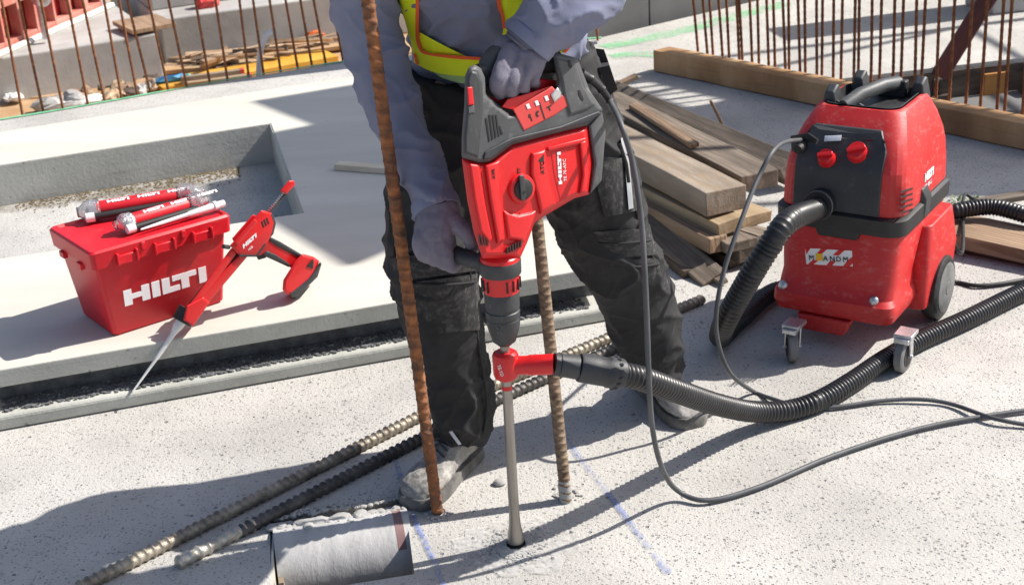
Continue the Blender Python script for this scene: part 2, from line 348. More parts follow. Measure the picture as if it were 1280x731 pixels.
# corner of the shaft: near edge runs parallel to the beam
def xline(p, d, q, e):
    k = (d.x*(q.y-p.y) - d.y*(q.x-p.x))/(d.y*e.x - d.x*e.y) ; return q + e*k
HC = xline(Hn, bd_, H1, hd)
shaft = [HC, HC + bd_*4.5, H2]
hA, hB, hC, hD = gp(339, 660), gp(509, 634), gp(518, 717), gp(430, 742)
hD2 = hA + (hC-hB) ; hny = Vector((-(hB-hA).y, (hB-hA).x, 0)).normalized(); holeloop = [hA+hny*.055, hB+hny*.055, hC, hC + (hA-hB)*.98]
slab_loop = [Vector((-14, -6, 0)), Vector((14, -6, 0)), Vector((14, 16, 0)), ER, E2, E1, E0, EL]
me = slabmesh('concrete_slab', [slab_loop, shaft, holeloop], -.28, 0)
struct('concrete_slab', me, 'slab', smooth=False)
g = MB(); g.add([(-120, -120, GZ), (120, -120, GZ), (120, 200, GZ), (-120, 200, GZ)], [(0, 1, 2, 3)]); struct('lower_ground', g, 'sandy', smooth=False)
# lining of the rough opening in front
HO = thing('pipe_sleeve', 'pale grey pipe sleeve lying sunk in a broken slab opening', 'pipe', (hA+hB)/2)
up = Vector((0, 0, 1)); dirx = (hB-hA); ny = Vector((-dirx.y, dirx.x, 0)).normalized(); PRD = .094
ax0, ax1 = hA - ny*.049 - up*.079 + dirx*.012, hB - ny*.049 - up*.079 - dirx*.012
mb = MB(); rings = []
for i in range(25):
    c = ax0.lerp(ax1, i/24); wob = .0012*fbm((i*.5, 3, 1), 1)
    rings.append([c + ny*((PRD+wob)*math.cos(a)) + up*((PRD+wob)*math.sin(a)) for a in [2*math.pi*k/56 for k in range(56)]])
inner = [[ax0.lerp(ax1, t) + (p-ax0.lerp(ax1, t0))*.93 for p in r] for t, t0, r in ((1, 1, rings[-1]), (0, 0, rings[0]))]
mb.loft(rings+inner+[rings[0]], cap=False); put('pipe_wall', mb, 'pipe', HO, ang=50)
mb = MB()
for i in range(240):
    t = random.random(); a = R(random.gauss(62, 9)) if random.random() < .9 else R(random.gauss(75, 14)); c = ax0.lerp(ax1, t)
    env = .4+.6*abs(fbm((t*5, 2, 7), 1)); r = random.uniform(.002, .0085)*env if random.random() < .85 else random.uniform(.006, .012)
    mb.ball(c + ny*((PRD+r*.1)*math.cos(a)) + up*((PRD+r*.1)*math.sin(a)), r, 5, (random.uniform(1, 2.4), random.uniform(1, 1.8), .7))
o = put('mortar_crust', mb, 'pour', HO); o['kind'] = 'stuff'
mb = MB()
for i in range(110):     # broken rim of the slab round the opening
    t = i/109; p = hA.lerp(hB, t) + ny*(.045+.012*fbm((t*8, 1, 1), 1)); mb.ball(p + up*.0 + ny*random.uniform(-.008, .012), random.uniform(.003, .008), 5, (1.2, 1, .8), Matrix.Rotation(random.uniform(0, 3), 3, 'Z'))
o = put('broken_rim', mb, 'slab', HO); o['kind'] = 'stuff'
side = (hC-hB).normalized()
mb = MB(); a0 = hA - up*.002; a1 = hA + (hC-hB); lx = (hB-hA).normalized()
mb.loft([[a0 + lx*.003, a1 + lx*.003, a1 - up*.3 + lx*.003, a0 - up*.3 + lx*.003], [a0 + lx*.008, a1 + lx*.008, a1 - up*.3 + lx*.008, a0 - up*.3 + lx*.008]])
put('side_lining', mb, 'panel', HO, smooth=False)
for t, hh, ww in ((.035, .17, .013), (.965, .15, .012)):
    mb = MB(); c = hA.lerp(hB, t) - ny*.185
    rr = []
    for k in range(7):
        z = lerp(-.02-(.17-hh), -.3, k/6); sc = .35+.65*min(1, k/2)
        rr.append([c + lx*(dx*ww*sc + .004*fbm((k, dx, t), .9)) + ny*dy*ww + up*z for dx, dy in ((-1, -1), (1, -1), (1, 1), (-1, 1))])
    mb.loft(rr); put('wood_strip', mb, 'pale' if t > .5 else 'ochre', HO)
mb = MB(); c0, c1 = ax0.lerp(ax1, .885), ax0.lerp(ax1, .95)
mb.loft([[c + ny*(PRD+h)*math.cos(R(a)) + up*(PRD+h)*math.sin(R(a)) for a in range(64, 150, 7)] + [c + ny*(PRD-.001)*math.cos(R(a)) + up*(PRD-.001)*math.sin(R(a)) for a in range(148, 60, -7)] for c, h in ((c0, .0008), (c1, .0008))]); put('dark_red_stripe', mb, 'darkred', HO, ang=50)

# painted lines
def stripe(name, pts, wd, z, mat, struct_=True):
    mb = MB(); P = smooth_path([tuple(p) for p in pts], 8); L_ = []; Rr = []
    for i, p in enumerate(P):
        p = Vector(p); t = (Vector(P[min(i+1, len(P)-1)])-Vector(P[max(i-1, 0)])).normalized(); nn = Vector((-t.y, t.x, 0))
        ww = wd*(1+.35*fbm((i*.4, 2, 1), 1)); L_.append(p+nn*ww+up*z); Rr.append(p-nn*ww+up*z)
    mb.loft([L_, Rr], close=False, cap=False); o = put(name, mb, mat, None, smooth=False); o['kind'] = 'structure'; return o
stripe('blue_chalk_line', [gp(494, 575), gp(502, 600), gp(516, 645), gp(537, 690), gp(556, 735)], .0065, .004, 'chalk')
stripe('blue_chalk_line', [gp(704, 545), gp(722, 570), gp(744, 597), gp(768, 628), gp(798, 668), gp(836, 718)], .0075, .004, 'chalk')
stripe('green_edge_line', [EL.lerp(E0, .8), E0 - Vector((0, .012, 0)), E1 - Vector((0, .012, 0)), E2 - Vector((0, .012, 0))], .013, .004, 'green')
stripe('green_edge_line', [gp(755, 60), gp(850, 40), gp(905, 25), gp(985, 5)], .06, .004, 'greenchalk')
stripe('green_edge_line', [gp(765, 72), gp(800, 68), gp(850, 73)], .05, .004, 'greenchalk')
# pale dust blown round the drilled hole
mb = MB(); c = gp(645, 682); mb.add([c+up*.003] + [c + Vector((math.cos(a)*(.14+.07*fbm((math.cos(a)*2, math.sin(a)*2, 0), 1)), math.sin(a)*(.12+.07*fbm((math.cos(a)*2, math.sin(a)*2, 4), 1)), .003)) for a in [i*math.pi/20 for i in range(40)]], [(0, i+1, (i+1) % 40+1) for i in range(40)])
o = put('drill_dust', mb, 'dustsheet', None, smooth=False); o['kind'] = 'stuff'

# ------------------------------------------------------------------ precast double-leaf panel on the slab
PZ = .165
f0, f1 = gp(0, 462, PZ), gp(725, 338, PZ); fd = (f1-f0).normalized(); fd.z = 0
k0, k1 = gp(0, 165, PZ), gp(436, 96, PZ); kd = (k1-k0).normalized()
fl = f0 - fd*2.2; fr = f1 + fd*.10; bl = k0 - kd*2.2; br = k1 + kd*.75
o0, o1, o2, o3 = gp(0, 206, PZ), gp(338, 154, PZ), gp(379, 266, PZ), gp(0, 323, PZ)
ol0 = o0 - (o1-o0).normalized()*1.6; ol3 = o3 - (o2-o3).normalized()*1.6
opening = [ol0, o1, o2, ol3]
PN = thing('precast_panel', 'large pale precast concrete wall panel with a rectangular opening lying on the slab', 'concrete panel', ((f0+f1)/2).xy.to_3d())
nrm = Vector((fd.y, -fd.x, 0))     # towards the viewer
def outline(front): return [fl + nrm*front, fr + nrm*front, br, bl]
PN_top = slabmesh('top_leaf', [outline(0), opening], .113, PZ); put('top_leaf', PN_top, 'panel', PN, bevel=.004, smooth=False)
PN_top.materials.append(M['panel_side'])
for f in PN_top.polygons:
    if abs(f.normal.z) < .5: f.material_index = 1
put('core', slabmesh('core', [outline(-.075), [p + (sum(opening, Vector())/4-p).normalized()*-.0 for p in opening]], .045, .113), 'core', PN, smooth=False)
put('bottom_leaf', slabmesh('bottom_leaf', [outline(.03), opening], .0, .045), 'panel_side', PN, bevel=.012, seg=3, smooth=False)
oc = sum(opening, Vector())/4
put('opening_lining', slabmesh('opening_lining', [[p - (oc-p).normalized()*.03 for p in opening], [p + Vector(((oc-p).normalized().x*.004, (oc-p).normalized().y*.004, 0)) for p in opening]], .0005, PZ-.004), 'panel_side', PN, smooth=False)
# rough crumbs lying in the joint
mb = MB()
for i in range(2600):
    t = random.random(); p = f0.lerp(f1, t*1.02-.01) - nrm*random.uniform(-.012, .075); p.z = .045+random.uniform(0, .004); r = random.uniform(.003, .007)
    mb.ball(p, r, 3, (1, 1, .7))
o = put('joint_grit', mb, 'core', PN); o['kind'] = 'stuff'
mb = MB(); gx = [lerp(0, 300, k/30) for k in range(31)]
mb.loft([[gp(x, lerp(252, 207, x/300)-4)+up*.004 for x in gx], [gp(x, lerp(262, 221, x/300)+6*fbm((x*.06, 1, 1), 1)+ (6 if x < 255 else 0))+up*.004 for x in gx]], close=False, cap=False)
o = put('wet_grit', mb, 'gritfilm', None, smooth=False); o['kind'] = 'stuff'
# grit on the slab along the far wall of the opening
mb = MB()
for i in range(900):
    t = random.random(); p = gp(lerp(20, 300, t), lerp(251, 209, t) + abs(random.gauss(0, 7))); p.z = .002; mb.ball(p, random.uniform(.002, .006), 3, (1, 1, .6))
o = put('brown_grit', mb, 'gravel'); o['kind'] = 'stuff'
# pebbles and crumbs on the slab
mb = MB()
for i in range(1300):
    x, y = random.uniform(-20, 1300), random.uniform(480, 760)
    if 320 < x < 530 and y > 615: continue
    p = gp(x, y); mb.ball((p.x, p.y, .001), random.uniform(.001, .0024), 3, (1, 1, .6))
for i in range(160):
    a = random.uniform(0, 6.3); r = .022+abs(random.gauss(0, .03)); c = gp(645, 682); mb.ball((c.x+r*math.cos(a), c.y+r*math.sin(a), .002), random.uniform(.002, .006), 4, (1, 1, .7))
for x, y in ((708, 618), (547, 642)):
    for i in range(40):
        a = random.uniform(0, 6.3); r = .016+abs(random.gauss(0, .012)); c = gp(x, y); mb.ball((c.x+r*math.cos(a), c.y+r*math.sin(a), .002), random.uniform(.002, .006), 4, (1, 1, .7))
o = put('concrete_crumbs', mb, 'pour'); o['kind'] = 'stuff'
c = gp(625, 605); mb = MB(); mb.ball((c.x, c.y, .006), .014, 6, (1.2, 1, .6)); put('concrete_chip', mb, 'pour'); tag(bpy.data.objects['concrete_chip'], 'small loose grey chip of concrete on the slab between boot and drill bit', 'stone')
# pale batten at the worker's side on the panel
p0, p1 = gp(421, 207, PZ+.012), gp(500, 213, PZ+.012); mb = MB(); d = (p1-p0); rot = Vector((1, 0, 0)).rotation_difference(d.normalized()).to_matrix()
mb.box((p0+p1)/2, (d.length, .045, .022), rot); put('wood_batten', mb, 'lightwood', None, bevel=.002); tag(bpy.data.objects['wood_batten'], 'short pale wood batten lying on the precast panel behind the bent arm', 'batten')

# ------------------------------------------------------------------ background left: low ground, blocks, formwork, debris
def quadblock(name, label, corners, z0, z1, mat, cat='concrete block', bevel=.012):
    mb = MB(); mb.prism([(p.x, p.y) for p in corners], z0, z1); o = put(name, mb, mat, None, bevel=bevel, smooth=False); return tag(o, label, cat)
BZ = -.28
a, b = gp(-60, 82, BZ), gp(197, 42, BZ); dv = (b-a).normalized(); nv = Vector((-dv.y, dv.x, 0))
quadblock('foundation_block', 'long grey concrete foundation block nearest the bar row at upper left', [a-dv*1.0, b, b+nv*2.6, a-dv*1.0+nv*2.6], GZ, BZ, 'pour')
a2, b2 = gp(200, 29, BZ), gp(420, -2, BZ); dv2 = (b2-a2).normalized(); nv2 = Vector((-dv2.y, dv2.x, 0))
quadblock('foundation_block', 'grey concrete foundation block set further back, ending behind the raised sleeve', [a2+nv2*.02, b2+dv2*1.2, b2+dv2*1.2+nv2*2.2, a2+nv2*2.2], GZ, BZ+.02, 'pour')
a3, b3 = gp(190, 14, BZ+.02), gp(275, 2, BZ+.02); dv3 = (b3-a3).normalized(); nv3 = Vector((-dv3.y, dv3.x, 0))
quadblock('foundation_step', 'low concrete step on top of the rear foundation block', [a3, b3+dv3*.1, b3+dv3*.1+nv3*1.2, a3+nv3*1.2], BZ+.02, BZ+.12, 'pour')
# red formwork panel standing on the block
q0, q1 = gp(-20, 76, BZ), gp(122, 14, BZ); qd = (q1-q0); qn = Vector((-qd.y, qd.x, 0)).normalized(); L_ = qd.length; qd = qd.normalized()
FW = thing('formwork_panel', 'red steel framed formwork panel standing on the far foundation block', 'formwork panel', (q0+q1)/2)
rotq = Vector((1, 0, 0)).rotation_difference(qd).to_matrix()
mb = MB(); c = q0 + qd*(L_/2) + qn*.05 + up*.65; mb.box(c, (L_, .02, 1.3), rotq); put('panel_skin', mb, 'redpanel', FW)
for z in (.035, .32, .62, .95, 1.26):
    mb = MB(); mb.box(q0+qd*(L_/2)+up*z, (L_, .08, .07), rotq); put('frame_rail', mb, 'redframe', FW, bevel=.004)
nb = 7
for i in range(nb+1):
    mb = MB(); mb.box(q0+qd*(L_*i/nb)-qn*.004+up*.65, (.025 if i % 3 else .06, .078, 1.22), rotq); put('frame_stile', mb, 'redframe', FW, bevel=.004)
mb = MB(); c = gp(33, 8, BZ+.25); mb.tube([c-qn*.1+up*.1, c-qn*.1-up*.22], .025, 8); mb.ball(c-qn*.12+up*.06, .07, 7, (1, .6, 1)); o = put('formwork_clamp', mb, 'zinc', FW)
mb = MB(); a_, b_ = q0-qd*.1-qn*.07, q1+qd*.1-qn*.07; mb.tube([a_+up*.02, b_+up*.02], .025, 6); tag(put('timber_strip', mb, 'paper'), 'pale timber strip laid along the foot of the red formwork panel', 'batten')
def plank(name, label, p0, p1, wd, th, mat, cat='plank', tilt=0, group=None, bevel=.003):
    p0, p1 = Vector(p0), Vector(p1); d = (p1-p0); x = d.normalized(); y = Vector((-x.y, x.x, 0)).normalized(); z = x.cross(y)
    q = Matrix.Rotation(tilt, 3, 'X'); B = Matrix((x, y, z)).transposed() @ q
    L2 = d.length; mb = MB(); rg = random.Random(int(L2*1e5))
    nseg = max(2, int(L2/.12)); rings = []
    for i in range(nseg+1):
        s_ = -L2/2 + L2*i/nseg; j = lambda a: a*(1+rg.uniform(-.015, .015))
        bow = .0013*math.sin(i*1.3+L2*9)
        ex = (rg.uniform(-.012, .012) if i in (0, nseg) and L2 > .3 else 0)
        rings.append([Vector((s_ + ex + (rg.uniform(-.006, .006) if i in (0, nseg) and L2 > .3 else 0), j(yy*wd/2), j(zz*th/2)+bow)) for yy, zz in ((-1, -1), (1, -1), (1, 1), (-1, 1))])
    mb.loft(rings)
    me = mb.mesh(name); o = bpy.data.objects.new(name, me); COL.objects.link(o); me.materials.append(M[mat])
    o.matrix_world = Matrix.Translation((p0+p1)/2 - z*(th/2)) @ B.to_4x4()
    bv = o.modifiers.new('bevel', 'BEVEL'); bv.width = bevel; bv.segments = 2; bv.limit_method = 'ANGLE'
    return tag(o, label, cat, group)
GT = GZ+.02
plank('short_board', 'short brown board lying on the corner of the nearest foundation block', gp(168, 22, BZ+.06), gp(192, 33, BZ+.05), .32, .03, 'brownwood', 'board')
plank('yellow_board', 'broad yellow formwork board lying on the low ground behind the bar row', gp(195, 105, GT+.05), gp(412, 66, GT+.05), .26, .05, 'yellow', 'board')
plank('yellow_board', 'paler yellow board at the back partly under the wood scraps', gp(205, 75, GT+.03), gp(330, 58, GT+.03), .35, .04, 'scrap', 'board')
plank('tan_board', 'long tan board along the foot of the nearest foundation block', gp(-20, 125, GT), gp(205, 88, GT), .18, .04, 'pale', 'board')
plank('tan_board', 'wide sandy board lying nearest the green slab edge at far left', gp(-30, 142, GT+.02), gp(150, 112, GT+.02), .5, .03, 'sandy', 'board')
plank('red_tipped_batten', 'upper of two battens with a red painted end', gp(225, 96, GT+.10), gp(298, 87, GT+.10), .05, .05, 'ochre', 'batten')
plank('red_tipped_batten', 'lower of two battens with a red painted end', gp(232, 103, GT+.14), gp(309, 93, GT+.14), .05, .05, 'pale', 'batten')
for nm, (x, y, z) in (('a', (298.5, 88.5, GT+.08)), ('b', (309.5, 94.5, GT+.12))):
    pb = [o for o in bpy.data.objects if o.name.startswith('red_tipped_batten')][0 if nm == 'a' else 1]
    mb = MB(); L2 = max(v.co.x for v in pb.data.vertices); mb.box((L2+.012, 0, 0), (.026, .056, .056)); me = mb.mesh('painted_end'); o = bpy.data.objects.new('painted_end', me); COL.objects.link(o); me.materials.append(M['redflat']); o.parent = pb
for k in range(9):
    x = random.uniform(20, 380); p = gp(x, lerp(127, 62, x/400)+random.uniform(-8, 8), GT+.03); a_ = .33+random.gauss(0, .12); d = Vector((math.cos(a_), math.sin(a_), 0))*random.uniform(.25, .6)
    plank('loose_plank', 'loose formwork plank strewn along the low ground behind the left bar row', p-d, p+d, random.uniform(.06, .14), .03, random.choice(['brownwood', 'scrap', 'orangeply', 'sandy', 'pale']), 'plank', 0, 'planks strewn behind the left bar row')
# splintered wood scraps
i = 0
lab = {'scrap': 'splintered strip of scrap wood in the heap on the yellow boards'}
for i in range(34):
    t = random.random(); x = lerp(228, 405, t); y = lerp(74, 46, t) + random.uniform(-6, 7); z = GT+random.uniform(.06, .14); p = gp(x, y, z)
    a_ = random.gauss(.35, .35); l_ = random.uniform(.12, .5); d = Vector((math.cos(a_), math.sin(a_), random.uniform(-.1, .1)))*l_/2
    plank('wood_scrap', 'splintered strip of scrap wood in the heap on the yellow boards', p-d, p+d, random.uniform(.015, .05), random.uniform(.01, .03), random.choice(['scrap', 'brownwood', 'darkwood', 'brownwood']), 'wood scrap', random.uniform(-.5, .5), 'wood scraps heaped on the yellow boards', .001)
for i in range(44):
    x = lerp(80, 190, random.random()); y = lerp(128, 106, (x-80)/110) + random.uniform(-9, 5); p = gp(x, y, GT+.05+random.uniform(0, .05))
    mb = MB(); mb.ball(p, random.uniform(.018, .05), 5, (random.uniform(.8, 2.4), random.uniform(.6, 1.2), random.uniform(.4, .8)), Matrix.Rotation(random.uniform(0, 3), 3, 'Z'))
    me = mb.mesh('r', p)
    for v in me.vertices: v.co += Vector((fbm(v.co*14+p, 1.0), fbm(v.co*14+p+Vector((5, 0, 0)), 1.0), fbm(v.co*14+p+Vector((0, 7, 0)), 1.0)))*.02
    o = bpy.data.objects.new('rubble_piece', me); COL.objects.link(o); o.location = p; me.materials.append(M[random.choice(['scrap', 'scrap', 'brownwood', 'darkwood', 'pour', 'pale'])])
    tag(o, 'broken piece of rubble in the heap beside the green slab edge', 'rubble', 'rubble pieces beside the green slab edge')
for nm, lb, ct, x, y, sx, sy, sz, mt in (('paper_scrap', 'flat white scrap lying by the green edge left of the rubble', 'scrap', 93, 128, .22, .1, .02, 'paper'), ('paper_scrap', 'white crumpled scrap at the far left beside the bars', 'scrap', 17, 122, .07, .07, .03, 'paper'),
        ('block_scrap', 'grey block offcut lying left of the white scrap', 'offcut', 62, 131, .12, .06, .05, 'pour'), ('blue_sheet', 'crumpled blue plastic strip lying beyond the rubble heap', 'plastic strip', 212, 101, .22, .03, .02, 'blue'), ('teal_cap', 'small teal plastic cap beside the blue strip', 'cap', 236, 101, .035, .035, .05, 'teal'),
        ('red_lever', 'red tool head lying on the rear foundation block', 'tool', 258, 4, .09, .07, .08, 'redflat'), ('orange_bundle', 'orange plastic bundle in the shade at the right end of the wood scraps', 'bundle', 392, 45, .1, .06, .05, 'orange')):
    p = gp(x, y, (BZ+.05) if y < 10 else GT+.06); mb = MB(); mb.ball((0, 0, 0), 1, 7, (sx, sy, sz)); me = mb.mesh(nm)
    for v in me.vertices: v.co += Vector((fbm(v.co*25, 1.0), fbm(v.co*25+Vector((3, 0, 0)), 1.0), fbm(v.co*25+Vector((0, 3, 0)), 1.0)))*min(sx, .12)*.25
    o = bpy.data.objects.new(nm, me); COL.objects.link(o); o.location = p; o.rotation_euler.z = .35; me.materials.append(M[mt]); tag(o, lb, ct)
# white conduit bent out of the slab edge
pts = [gp(324, 94, -.02)]
Yc = pts[0].y+.06
pts = [dp(323, 100, Yc), dp(324, 80, Yc), dp(326, 62, Yc), dp(331, 48, Yc), dp(336, 42, Yc), dp(341, 41, Yc)]
mb = MB(); mb.tube(smooth_path([tuple(p) for p in pts], 6), .015, 10, cap=False); mb.tube(smooth_path([tuple(p) for p in pts], 6), .012, 10, cap=False); tag(put('conduit', mb, 'white'), 'bent white conduit pipe sticking up beyond the green slab edge', 'pipe')

# starter bars --------------------------------------------------------------------------------
def bar_mesh(L, r):
    mb = MB(); rings = []; n = int(L/.014)
    mb.tube([(0, 0, L*i/n) for i in range(n+1)], [r*(1.1 if i % 2 else .94) for i in range(n+1)], 7); return mb.mesh('starter_bar')
barm = bar_mesh(1.0, .0066); barm.materials.append(M['rustthin']); barm.polygons.foreach_set('use_smooth', [True]*len(barm.polygons))
first = None
def bar(base, topdir, label, group):
    global first
    o = bpy.data.objects.new('starter_bar', barm) if first is None else first.copy()
    if first is None: first = o
    COL.objects.link(o); o.location = base; o.rotation_euler = topdir.to_track_quat('Z', 'Y').to_euler(); return tag(o, label, 'rebar', group)
LB = [(78, 422, 5), (155, 408, 68), (227, 400, 148), (318, 385, 245), (380, 372, 300), (440, 362, 378), (498, 350, 432), (548, 340, 462), (612, 332, 540), (680, 320, 612), (762, 303, 710), (826, 293, 783), (902, 280, 870), (957, 268, 920), (1020, 260, 980), (1083, 247, 1038), (1135, 240, 1092), (1185, 228, 1140), (1248, 215, 1205)]
for bx_, by_, tx in LB:
    b0 = gp(bx_/2.909, by_/2.909) + Vector((0, .015, -.05)); t0 = dp(tx/2.909, 0, b0.y)
    bar(b0, (t0-b0).normalized(), 'thin rusty starter bar standing upright in the row along the left slab edge', 'starter bars along the left slab edge')
b0 = gp(748, 51)+Vector((0, 0, -.05)); t0 = dp(742.5, 0, b0.y)
bar(b0, (t0-b0).normalized(), 'single rusty starter bar in front of the grey wall beside the sleeve', 'starter bar by the wall')
RB = [(300, 320, 168), (328, 348, 175), (348, 363, 180), (375, 392, 185), (398, 410, 190), (428, 440, 192), (436, 450, 195), (467, 478, 203), (490, 497, 205), (517, 527, 208), (537, 545, 213), (565, 577, 218), (582, 586, 222), (610, 620, 230), (630, 634, 232), (665, 668, 240), (683, 682, 240), (716, 716, 245), (742, 738, 250), (780, 776, 258), (792, 790, 260), (830, 828, 270), (858, 852, 272), (897, 893, 280), (923, 915, 283), (962, 958, 290), (988, 974, 290), (1030, 1020, 305), (1075, 1058, 308), (1127, 1107, 320), (1172, 1150, 328), (1220, 1200, 340), (1245, 1222, 345), (1295, 1277, 355)]
for i, (tx, bx_, by_) in enumerate(RB):
    X0, X1, Y1 = tx/2.37+740, bx_/2.37+740, by_/2.37
    b0 = xline(B0 + bn*(.135 if i % 2 else .15), bd_, gp(X1, Y1), (gp(X1, Y1)-Vector((0, 0, 0))).normalized()); b0.z = -.02
    # keep the bar over its image pixel: slide along the beam line
    t0 = dp(X0, 0, b0.y); bar(b0, (t0-b0).normalized(), 'thin rusty starter bar standing upright in the dense row behind the long beam', 'starter bars behind the long beam')

# right background: beam, wall, shaft, prop -----------------------------------------------------
BM = thing('timber_beam', 'long squared orange brown timber beam lying in front of the dense bar row', 'beam', B0)
bc = B0 + bn*.055
mb = MB(); bl_ = (B1-B0).length + .9; rg = random.Random(3); rings = []
for i in range(19):
    s_ = bl_*i/18; rings.append([bc + bd_*s_ + bn*(yy*.055+rg.uniform(-.002, .002)) + up*(zz+rg.uniform(-.002, .002)) for yy, zz in ((-1, .004), (1, .004), (1, .105), (-1, .105))])
mb.loft(rings); put('beam_timber', mb, 'beam', BM, bevel=.004)
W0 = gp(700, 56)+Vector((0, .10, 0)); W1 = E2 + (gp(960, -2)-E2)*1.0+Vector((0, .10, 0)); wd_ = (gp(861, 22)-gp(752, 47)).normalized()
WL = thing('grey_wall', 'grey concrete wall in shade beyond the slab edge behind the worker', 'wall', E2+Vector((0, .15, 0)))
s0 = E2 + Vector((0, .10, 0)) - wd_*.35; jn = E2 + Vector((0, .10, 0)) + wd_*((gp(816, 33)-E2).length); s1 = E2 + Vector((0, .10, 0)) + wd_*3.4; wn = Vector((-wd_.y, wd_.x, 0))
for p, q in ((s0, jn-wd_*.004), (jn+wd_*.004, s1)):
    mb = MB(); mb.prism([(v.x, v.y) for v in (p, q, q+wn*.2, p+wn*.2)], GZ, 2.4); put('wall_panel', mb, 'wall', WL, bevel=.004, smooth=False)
# dark liner and floor added: their colour stands in for the shaft's shade
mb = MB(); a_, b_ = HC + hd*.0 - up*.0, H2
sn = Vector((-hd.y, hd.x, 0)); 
mb.prism([(v.x, v.y) for v in (HC-sn*.012, H2-sn*.012, H2-sn*.002, HC-sn*.002)], GZ, -.022); struct('shaft_shade_liner', mb, 'darkwood', smooth=False)
mb = MB(); mb.prism([(v.x, v.y) for v in (HC+hd*.02-bn*.02, HC+bd_*4.5, H2)], GZ+.004, GZ+.02); struct('shaft_shade_floor', mb, 'core', smooth=False)
p = gp(1238, 130, -.1); mb = MB(); c = xline(HC, hd, p, p.normalized())-sn*.03; rot = Vector((1, 0, 0)).rotation_difference(hd).to_matrix(); mb.box((c.x, c.y, -.31), (.12, .02, .52), rot); tag(put('plywood_piece', mb, 'orangeply'), 'orange plywood piece standing against the far shaft wall', 'plywood')
c2 = c + hd*.27; mb = MB(); mb.box((c2.x, c2.y-.05, -.28), (.2, .12, .5), rot); tag(put('concrete_stub', mb, 'pour', None, bevel=.01), 'light concrete stub standing in the shaft beside the plywood', 'concrete stub')
e = gp(1255, 19); mb = MB(); mb.box((e.x+.12, e.y+.2, .6), (.42, .3, 1.2), rot); tag(put('concrete_column', mb, 'pour', None, bevel=.01), 'pale concrete column base at the top right corner', 'column')
# inclined push-pull prop
PR = thing('steel_prop', 'maroon steel push-pull prop leaning behind the bar row at right', 'prop', gp(1165, 118))
fb = gp(1168, 110, -.1); Yp = fb.y; fb = dp(1163, 112, Yp); tb = dp(1262, -45, Yp-.1)
mb = MB(); mb.tube([lerp(fb, tb, .12), tb], .042, 14); put('prop_tube', mb, 'prop', PR)
mb = MB(); mb.tube([fb, lerp(fb, tb, .16)], .024, 12); put('prop_spindle', mb, 'zinc', PR)
mb = MB(); mb.box(fb-up*.03, (.16, .12, .02), rot); mb.box(fb, (.012, .08, .1), rot); mb.box(fb+Vector((.03, 0, 0)), (.012, .08, .1), rot); put('foot_plate', mb, 'darkwood', PR)
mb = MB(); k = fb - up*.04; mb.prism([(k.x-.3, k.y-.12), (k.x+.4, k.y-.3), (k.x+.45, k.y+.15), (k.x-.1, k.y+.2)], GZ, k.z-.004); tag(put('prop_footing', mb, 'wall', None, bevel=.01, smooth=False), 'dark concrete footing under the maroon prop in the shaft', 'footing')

# timber stack --------------------------------------------------------------------------------------
TG = 'timbers stacked beside the worker'
def tb(label, p0, p1, z, w_, t_, mat, tilt=0, nm='stacked_timber'):
    a, b = gp(*p0, z if not isinstance(z, tuple) else z[0]), gp(*p1, z if not isinstance(z, tuple) else z[1]); return plank(nm, label, a, b, w_, t_, mat, 'timber', tilt, None, .004)
tb('dark weathered half-round log lying at the back of the timber stack', (765, 106), (990, 200), .115, .09, .08, 'timber', .5, 'timber_log')
tb('wide grey weathered plank with wavy grain behind the ochre stained beam', (755, 118), (950, 216), .20, .15, .06, 'timber')
tb('thick ochre stained squared timber on top of the stack', (752, 157), (908, 236), .25, .15, .08, 'ochre')
tb('pale sided timber directly under the thick ochre stained one', (760, 200), (915, 276), .16, .10, .045, 'pale', .1)
tb('short pale topped board with a sawn end poking out toward the vacuum', (850, 232), (945, 270), .135, .15, .04, 'pale')
tb('grey plank low in the stack under the pale boards', (770, 205), (928, 300), .105, .12, .035, 'timber')
tb('brown dark plank low in the stack with its end beside the vacuum hose', (790, 235), (950, 305), .07, .18, .045, 'darkwood')
tb('brown splintered timber in the middle of the stack', (780, 235), (898, 296), .12, .07, .05, 'brownwood')
tb('grey tilted plank leaning out of the stack near the trouser leg', (795, 262), (893, 345), (.10, .025), .09, .03, 'timber', .35)
tb('thin brown board lying between the wide grey plank and the ochre stained beam', (752, 138), (925, 226), .175, .07, .025, 'brownwood')
tb('split dark board under the pale boards with its end showing', (800, 250), (935, 284), .098, .10, .025, 'darkwood', -.1)
tb('crooked brown lath lying across the top of the wide grey plank', (790, 128), (868, 178), .225, .035, .02, 'brownwood', .2)
tb('rough grey board sticking out of the stack low beside the hose', (838, 252), (958, 292), .10, .10, .028, 'timber', -.15)
tb('thin greyish lath lying on the ground before the stack', (800, 300), (905, 350), .02, .03, .014, 'timber', .2)
tb('short dark block wedged under the stack near the hose', (880, 300), (925, 318), .04, .09, .04, 'darkwood')
tb('dark narrow plank on the ground at the front of the stack', (815, 295), (865, 335), .03, .07, .03, 'darkwood')
